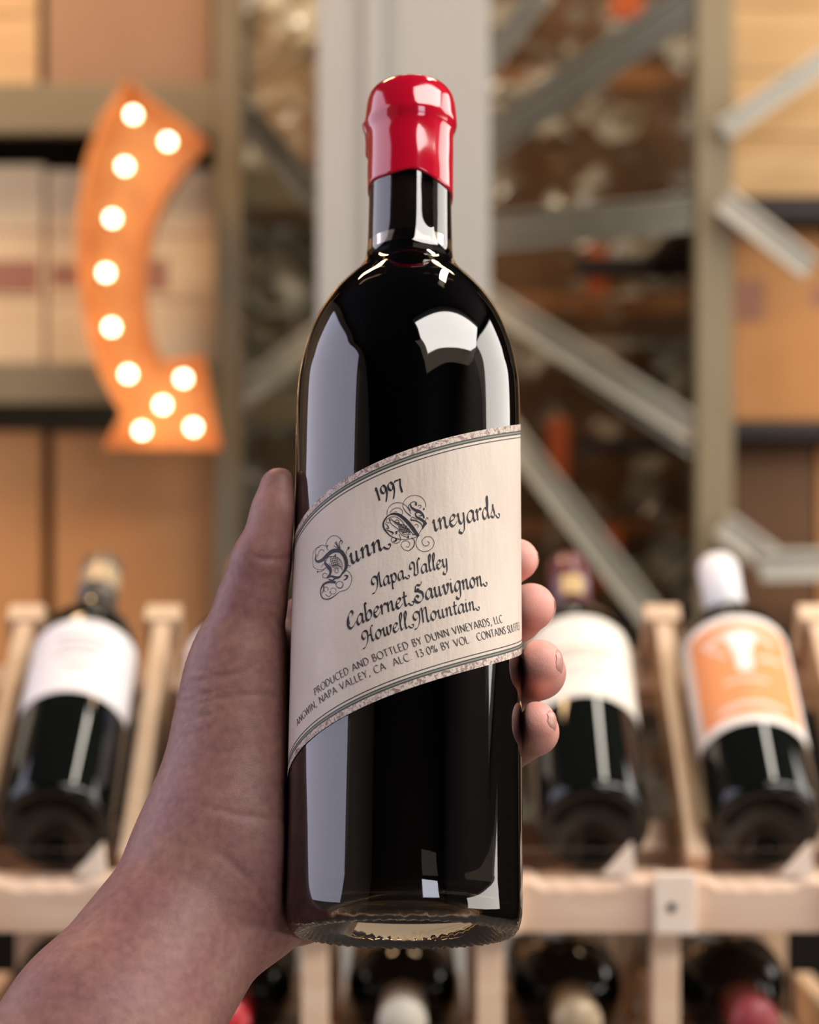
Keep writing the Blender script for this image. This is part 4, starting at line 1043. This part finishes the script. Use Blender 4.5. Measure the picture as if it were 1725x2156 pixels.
CREASES = []      # (polyline of surface points, depth, width)
def hand_raw(P):
    d = chain(P, TH, 5.0)
    d = smin(d, chain(P, THE, 8.0), 9.0)
    pm = None
    for c in PALM:
        q = chain(P, c, 8.0)
        pm = q if pm is None else smin(pm, q, 8.0)
    pm = smin(pm, chain(P, HYPO, 8.0), 12.0)
    pm = smin(pm, chain(P, HEEL_P, 8.0), 12.0)
    d = smin(d, pm, 12.0)
    d = smin(d, chain(P, WEB, 5.0), 9.0)
    ar = smin(chain(P, ARM1, 10.0), chain(P, ARM2, 10.0), 16.0)
    d = smin(d, ar, 18.0)
    fg = None
    for f_ in FINGERS:
        q = chain(P, f_, 2.0)
        fg = q if fg is None else smin(fg, q, 1.6)
    d = smin(d, fg, 4.0)
    # where the skin presses on the glass it follows the bottle
    rad = np.sqrt(P[:, 0] ** 2 + P[:, 1] ** 2)
    rb_ = np.where(P[:, 2] < 14, 38.2 - 6.0 * np.clip((14 - P[:, 2]) / 14, 0, 1) ** 2.2, 38.2)
    bot = np.maximum(rad - (rb_ + 0.32), -P[:, 2] - 0.6)
    k = 3.0
    h = np.maximum(k - np.abs(d + bot), 0.0) / k
    return np.maximum(d, -bot) + h * h * k * 0.25
def hand_sdf(P):
    return hand_raw(P)
def march(px, py, fn=None):
    fn = fn or hand_raw
    d = np.array(HBI.to_3x3() @ Vector(((px - 862.5) / FPX, 1.0, -(py - 1078.0) / FPX)).normalized())
    o = np.array(CAML); s = 560.0
    for _ in range(90):
        q = float(fn((o + d * s)[None, :])[0])
        if q < 0.05: return o + d * s
        s += max(q * 0.8, 0.05)
        if s > 1050: return None
    return o + d * s
def surface_nets(fn, lo, hi, h, coarse=5):
    """block-sparse naive surface nets"""
    n = [int(math.ceil((hi[i] - lo[i]) / (h * coarse))) for i in range(3)]
    ax = [lo[i] + np.arange(n[i] + 1) * h * coarse for i in range(3)]
    Gx, Gy, Gz = np.meshgrid(*ax, indexing='ij')
    cv = fn(np.stack([Gx.ravel(), Gy.ravel(), Gz.ravel()], 1)).reshape(Gx.shape)
    nf = [n[i] * coarse + 1 for i in range(3)]
    D = np.repeat(np.repeat(np.repeat(cv[:-1, :-1, :-1], coarse, 0), coarse, 1), coarse, 2).astype(np.float32)
    D = np.pad(D, ((0, 1), (0, 1), (0, 1)), mode='edge')
    near = np.abs(cv) < h * coarse * 2.2
    cell = near[:-1, :-1, :-1] | near[1:, 1:, 1:] | near[1:, :-1, :-1] | near[:-1, 1:, :-1] | near[:-1, :-1, 1:] | near[1:, 1:, :-1] | near[1:, :-1, 1:] | near[:-1, 1:, 1:]
    mk = np.repeat(np.repeat(np.repeat(cell, coarse, 0), coarse, 1), coarse, 2)
    mk = np.pad(mk, ((0, 1), (0, 1), (0, 1)), mode='edge')
    idx = np.argwhere(mk)
    for s in range(0, len(idx), 400000):
        q = idx[s:s + 400000]
        D[q[:, 0], q[:, 1], q[:, 2]] = fn(q * h + np.array(lo))
    S = D < 0
    # active cells
    c8 = [S[i:nf[0] - 1 + i, j:nf[1] - 1 + j, k:nf[2] - 1 + k] for i in (0, 1) for j in (0, 1) for k in (0, 1)]
    cnt = sum(c.astype(np.int8) for c in c8)
    act = (cnt > 0) & (cnt < 8)
    ci = np.argwhere(act)
    vid = -np.ones(act.shape, dtype=np.int32); vid[ci[:, 0], ci[:, 1], ci[:, 2]] = np.arange(len(ci))
    corner = [(i, j, k) for i in (0, 1) for j in (0, 1) for k in (0, 1)]
    val = {c: D[ci[:, 0] + c[0], ci[:, 1] + c[1], ci[:, 2] + c[2]] for c in corner}
    acc = np.zeros((len(ci), 3)); num = np.zeros(len(ci))
    for a in corner:
        for ax_ in range(3):
            if a[ax_] == 1: continue
            b = list(a); b[ax_] = 1; b = tuple(b)
            va, vb = val[a], val[b]
            m = (va < 0) != (vb < 0)
            t = np.where(m, va / np.where(m, va - vb, 1), 0)
            p = np.zeros((len(ci), 3)); p[:] = a; p[:, ax_] += t
            acc[m] += p[m]; num[m] += 1
    V = (ci + acc / num[:, None]) * h + np.array(lo)
    F = []
    for ax_ in range(3):
        sl0 = [slice(1, -1)] * 3; sl1 = [slice(1, -1)] * 3
        sl0[ax_] = slice(0, -1); sl1[ax_] = slice(1, None)
        s0, s1 = S[tuple(sl0)], S[tuple(sl1)]
        e = np.argwhere(s0 != s1)
        fl = s0[e[:, 0], e[:, 1], e[:, 2]]
        off = np.array([1, 1, 1]); off[ax_] = 0
        e = e + off
        u, v = [(1, 2), (2, 0), (0, 1)][ax_]
        def g(du, dv):
            q = e.copy(); q[:, u] -= du; q[:, v] -= dv
            return vid[q[:, 0], q[:, 1], q[:, 2]]
        quad = np.stack([g(1, 1), g(0, 1), g(0, 0), g(1, 0)], 1)
        quad[~fl] = quad[~fl][:, ::-1]
        F.append(quad)
    return V, np.concatenate(F)
LO = (-230.0, -150.0, -215.0); HI = (66.0, 92.0, 172.0)
allp = np.array([p for ch in [TH, THE, ARM1, ARM2, HYPO] + FINGERS for p, r in ch]); rmx = 34
LO = tuple(allp.min(0) - rmx); HI = tuple(allp.max(0) + rmx * 0.7)
HV, HF = surface_nets(hand_sdf, LO, HI, 0.95)
# fine relief: creases of the palm side, folded skin over the thumb joint and wrist
def grad(P, e=0.4):
    g = np.zeros_like(P)
    for i in range(3):
        dd = np.zeros(3); dd[i] = e
        g[:, i] = hand_raw(P + dd) - hand_raw(P - dd)
    return g / np.maximum(np.linalg.norm(g, axis=1, keepdims=True), 1e-9)
HN = grad(HV)
CR = [  # photographed skin folds: pixel polyline on the visible skin, depth mm, half width mm
    ([(512, 1166), (548, 1176), (585, 1179), (612, 1172)], 0.55, 1.0),
    ([(392, 1442), (440, 1428), (500, 1418), (545, 1402)], 0.40, 0.8),
    ([(382, 1482), (430, 1462), (478, 1450)], 0.38, 0.7),
    ([(376, 1505), (440, 1476), (520, 1462), (590, 1470)], 0.35, 0.9),
    ([(368, 1538), (425, 1508), (470, 1498)], 0.33, 0.7),
    ([(410, 1688), (455, 1704), (500, 1716), (560, 1724), (602, 1726)], 0.40, 1.3),
    ([(425, 1782), (480, 1806), (530, 1862), (570, 1918), (600, 1962)], 0.42, 1.4),
    ([(360, 1570), (420, 1540), (470, 1528)], 0.25, 0.6),
]
disp = np.zeros(len(HV))
vis = HN[:, 1] < 0.35
for pl, dep, wd in CR:
    pts = []
    for (x, y) in pl:
        q = march(x, y)
        if q is not None: pts.append(q)
    if len(pts) < 2: continue
    # subdivide and re-land on the surface
    dm = np.full(len(HV), 1e9); um = np.zeros(len(HV)); ns = len(pts) - 1
    for si, (a, b) in enumerate(zip(pts[:-1], pts[1:])):
        ba = b - a
        t = np.clip(((HV - a) @ ba) / (ba @ ba), 0, 1)
        dv = HV - a - t[:, None] * ba
        dv = dv - HN * np.einsum('ij,ij->i', dv, HN)[:, None] * 0.8
        dn = np.linalg.norm(dv, axis=1); cl = dn < dm
        dm[cl] = dn[cl]; um[cl] = (si + t[cl]) / ns
    tp = np.clip(um / 0.35, 0, 1)
    if pl[-1][0] < 585: tp = tp * np.clip((1 - um) / 0.35, 0, 1)
    disp -= dep * tp * np.exp(-(dm / wd) ** 2)
# folds over the back of the thumb joint (fine parallel wrinkles)
tj = TH[6][0]; ta = (TH[4][0] - TH[6][0]); ta = ta / np.linalg.norm(ta)
u_ = (HV - tj) @ ta
rr = np.linalg.norm(HV - tj - u_[:, None] * ta, axis=1)
m = np.exp(-((u_ + 6) / 16) ** 2) * np.clip((-HN[:, 0] + 0.15) * 1.6, 0, 1) * (rr < 30) * (HV[:, 2] > 20)
ph = u_ * 1.55 + 0.6 * np.sin(HV[:, 1] * 0.35) + 0.5 * np.sin(HV[:, 0] * 0.5)
disp -= 0.20 * m * (0.5 + 0.5 * np.sin(ph * 1.15)) ** 2
HV = HV + HN * disp[:, None]
me = bpy.data.meshes.new('person')
HVm = HV * 0.001
me.vertices.add(len(HVm)); me.vertices.foreach_set('co', HVm.astype(np.float32).ravel())
me.loops.add(HF.size); me.loops.foreach_set('vertex_index', HF.astype(np.int32).ravel())
me.polygons.add(len(HF)); me.polygons.foreach_set('loop_start', np.arange(0, HF.size, 4, dtype=np.int32))
me.update(calc_edges=True); me.validate()

def skin_mat():
    m = mat('skin', (0.46, 0.25, 0.195), 0.48, spec=0.4, sss=0.12)
    nt = m.node_tree; b = nt.nodes['Principled BSDF']
    tc = nt.nodes.new('ShaderNodeTexCoord')
    n = nt.nodes.new('ShaderNodeTexNoise'); n.inputs['Scale'].default_value = 55; n.inputs['Detail'].default_value = 5
    nt.links.new(tc.outputs['Object'], n.inputs['Vector'])
    r = nt.nodes.new('ShaderNodeValToRGB')
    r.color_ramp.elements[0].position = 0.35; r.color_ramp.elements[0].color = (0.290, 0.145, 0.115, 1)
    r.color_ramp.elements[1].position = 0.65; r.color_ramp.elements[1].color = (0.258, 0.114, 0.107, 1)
    nt.links.new(n.outputs[0], r.inputs[0])
    n4 = nt.nodes.new('ShaderNodeTexNoise'); n4.inputs['Scale'].default_value = 330; n4.inputs['Detail'].default_value = 3
    nt.links.new(tc.outputs['Object'], n4.inputs['Vector'])
    r4 = nt.nodes.new('ShaderNodeValToRGB')
    r4.color_ramp.elements[0].position = 0.3; r4.color_ramp.elements[0].color = (0.80, 0.78, 0.80, 1)
    r4.color_ramp.elements[1].position = 0.7; r4.color_ramp.elements[1].color = (1.12, 1.12, 1.10, 1)
    nt.links.new(n4.outputs[0], r4.inputs[0])
    m4 = nt.nodes.new('ShaderNodeMix'); m4.data_type = 'RGBA'; m4.blend_type = 'MULTIPLY'; m4.inputs['Factor'].default_value = 1.0
    nt.links.new(r.outputs[0], m4.inputs[6]); nt.links.new(r4.outputs[0], m4.inputs[7])
    # pinker tips plus painted side light on fingers: the redness is stored per point
    at_ = nt.nodes.new('ShaderNodeAttribute'); at_.attribute_name = 'pink_and_light'
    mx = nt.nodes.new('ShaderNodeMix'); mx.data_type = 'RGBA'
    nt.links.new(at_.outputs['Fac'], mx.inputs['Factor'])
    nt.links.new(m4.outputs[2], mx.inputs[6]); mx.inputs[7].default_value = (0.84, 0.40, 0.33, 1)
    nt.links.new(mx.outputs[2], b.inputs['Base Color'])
    v = nt.nodes.new('ShaderNodeTexVoronoi'); v.inputs['Scale'].default_value = 2300
    nt.links.new(tc.outputs['Object'], v.inputs['Vector'])
    n2 = nt.nodes.new('ShaderNodeTexNoise'); n2.inputs['Scale'].default_value = 700; n2.inputs['Detail'].default_value = 4
    nt.links.new(tc.outputs['Object'], n2.inputs['Vector'])
    ad = nt.nodes.new('ShaderNodeMath'); ad.operation = 'ADD'
    nt.links.new(v.outputs['Distance'], ad.inputs[0]); nt.links.new(n2.outputs[0], ad.inputs[1])
    bp = nt.nodes.new('ShaderNodeBump'); bp.inputs['Strength'].default_value = 0.13; bp.inputs['Distance'].default_value = 0.0005
    nt.links.new(ad.outputs[0], bp.inputs['Height']); nt.links.new(bp.outputs[0], b.inputs['Normal'])
    return m
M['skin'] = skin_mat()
M['nail'] = mat('fingernail', (0.52, 0.27, 0.22), 0.32, spec=0.5)
red = np.zeros(len(HV))  # pinkness with bright side light painted over the fingers, faint pink on the thumb
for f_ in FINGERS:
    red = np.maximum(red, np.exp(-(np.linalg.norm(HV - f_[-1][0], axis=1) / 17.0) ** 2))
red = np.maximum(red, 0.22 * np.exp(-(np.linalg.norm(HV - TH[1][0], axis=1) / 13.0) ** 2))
at_ = me.attributes.new('pink_and_light', 'FLOAT', 'POINT')
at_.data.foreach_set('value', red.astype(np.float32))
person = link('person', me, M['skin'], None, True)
person.matrix_world = HBM
tag(person, 'bare left forearm and hand of a person gripping the wine bottle, thumb up its side', 'person')
# nails: thin curved plates laid on the backs of the fingertips
def nail(tip, prev, outward, ln, wd):
    a, r = tip; b, _ = prev
    ax = (a - b) / np.linalg.norm(a - b)
    ow = outward - ax * (outward @ ax); ow /= np.linalg.norm(ow)
    sd = np.cross(ax, ow)
    V, F = [], []
    nu, nv = 16, 14
    for i in range(nu + 1):
        u = i / nu
        for j in range(nv + 1):
            v = j / nv * 2 - 1
            half = wd / 2 * (1 - 0.16 * (1 - u) ** 2) * (1 if u < .75 else math.sqrt(max(0.05, 1 - ((u - .75) / .27) ** 2)))
            p0 = a + ax * (-ln * 0.45 + u * ln) + sd * (v * half)
            s_ = np.arange(-0.5 * r, r + 6.0, 0.04)
            q = hand_raw(p0 + s_[:, None] * ow)
            ins = np.nonzero(q < 0.20 - 0.5 * max(abs(v) ** 6, (1 - u) ** 8))[0]
            p = p0 + ow * (s_[ins[-1]] if len(ins) else 0.0)
            V.append(tuple(p * 0.001))
    for i in range(nu):
        for j in range(nv):
            F.append((i * (nv + 1) + j, i * (nv + 1) + j + 1, (i + 1) * (nv + 1) + j + 1, (i + 1) * (nv + 1) + j))
    return pyd('fingernail', V, F, M['nail'], person, True)
for f_, wd in zip(FINGERS, (8.5, 9.0, 8.5, 7.0)):
    o_w = f_[-1][0] * np.array([1, 1, 0]); nail(f_[-1], f_[-2], o_w, 10.0, wd)
nail(TH[0], TH[1], np.array([-0.42, 0.9, 0]), 12.0, 10.0)
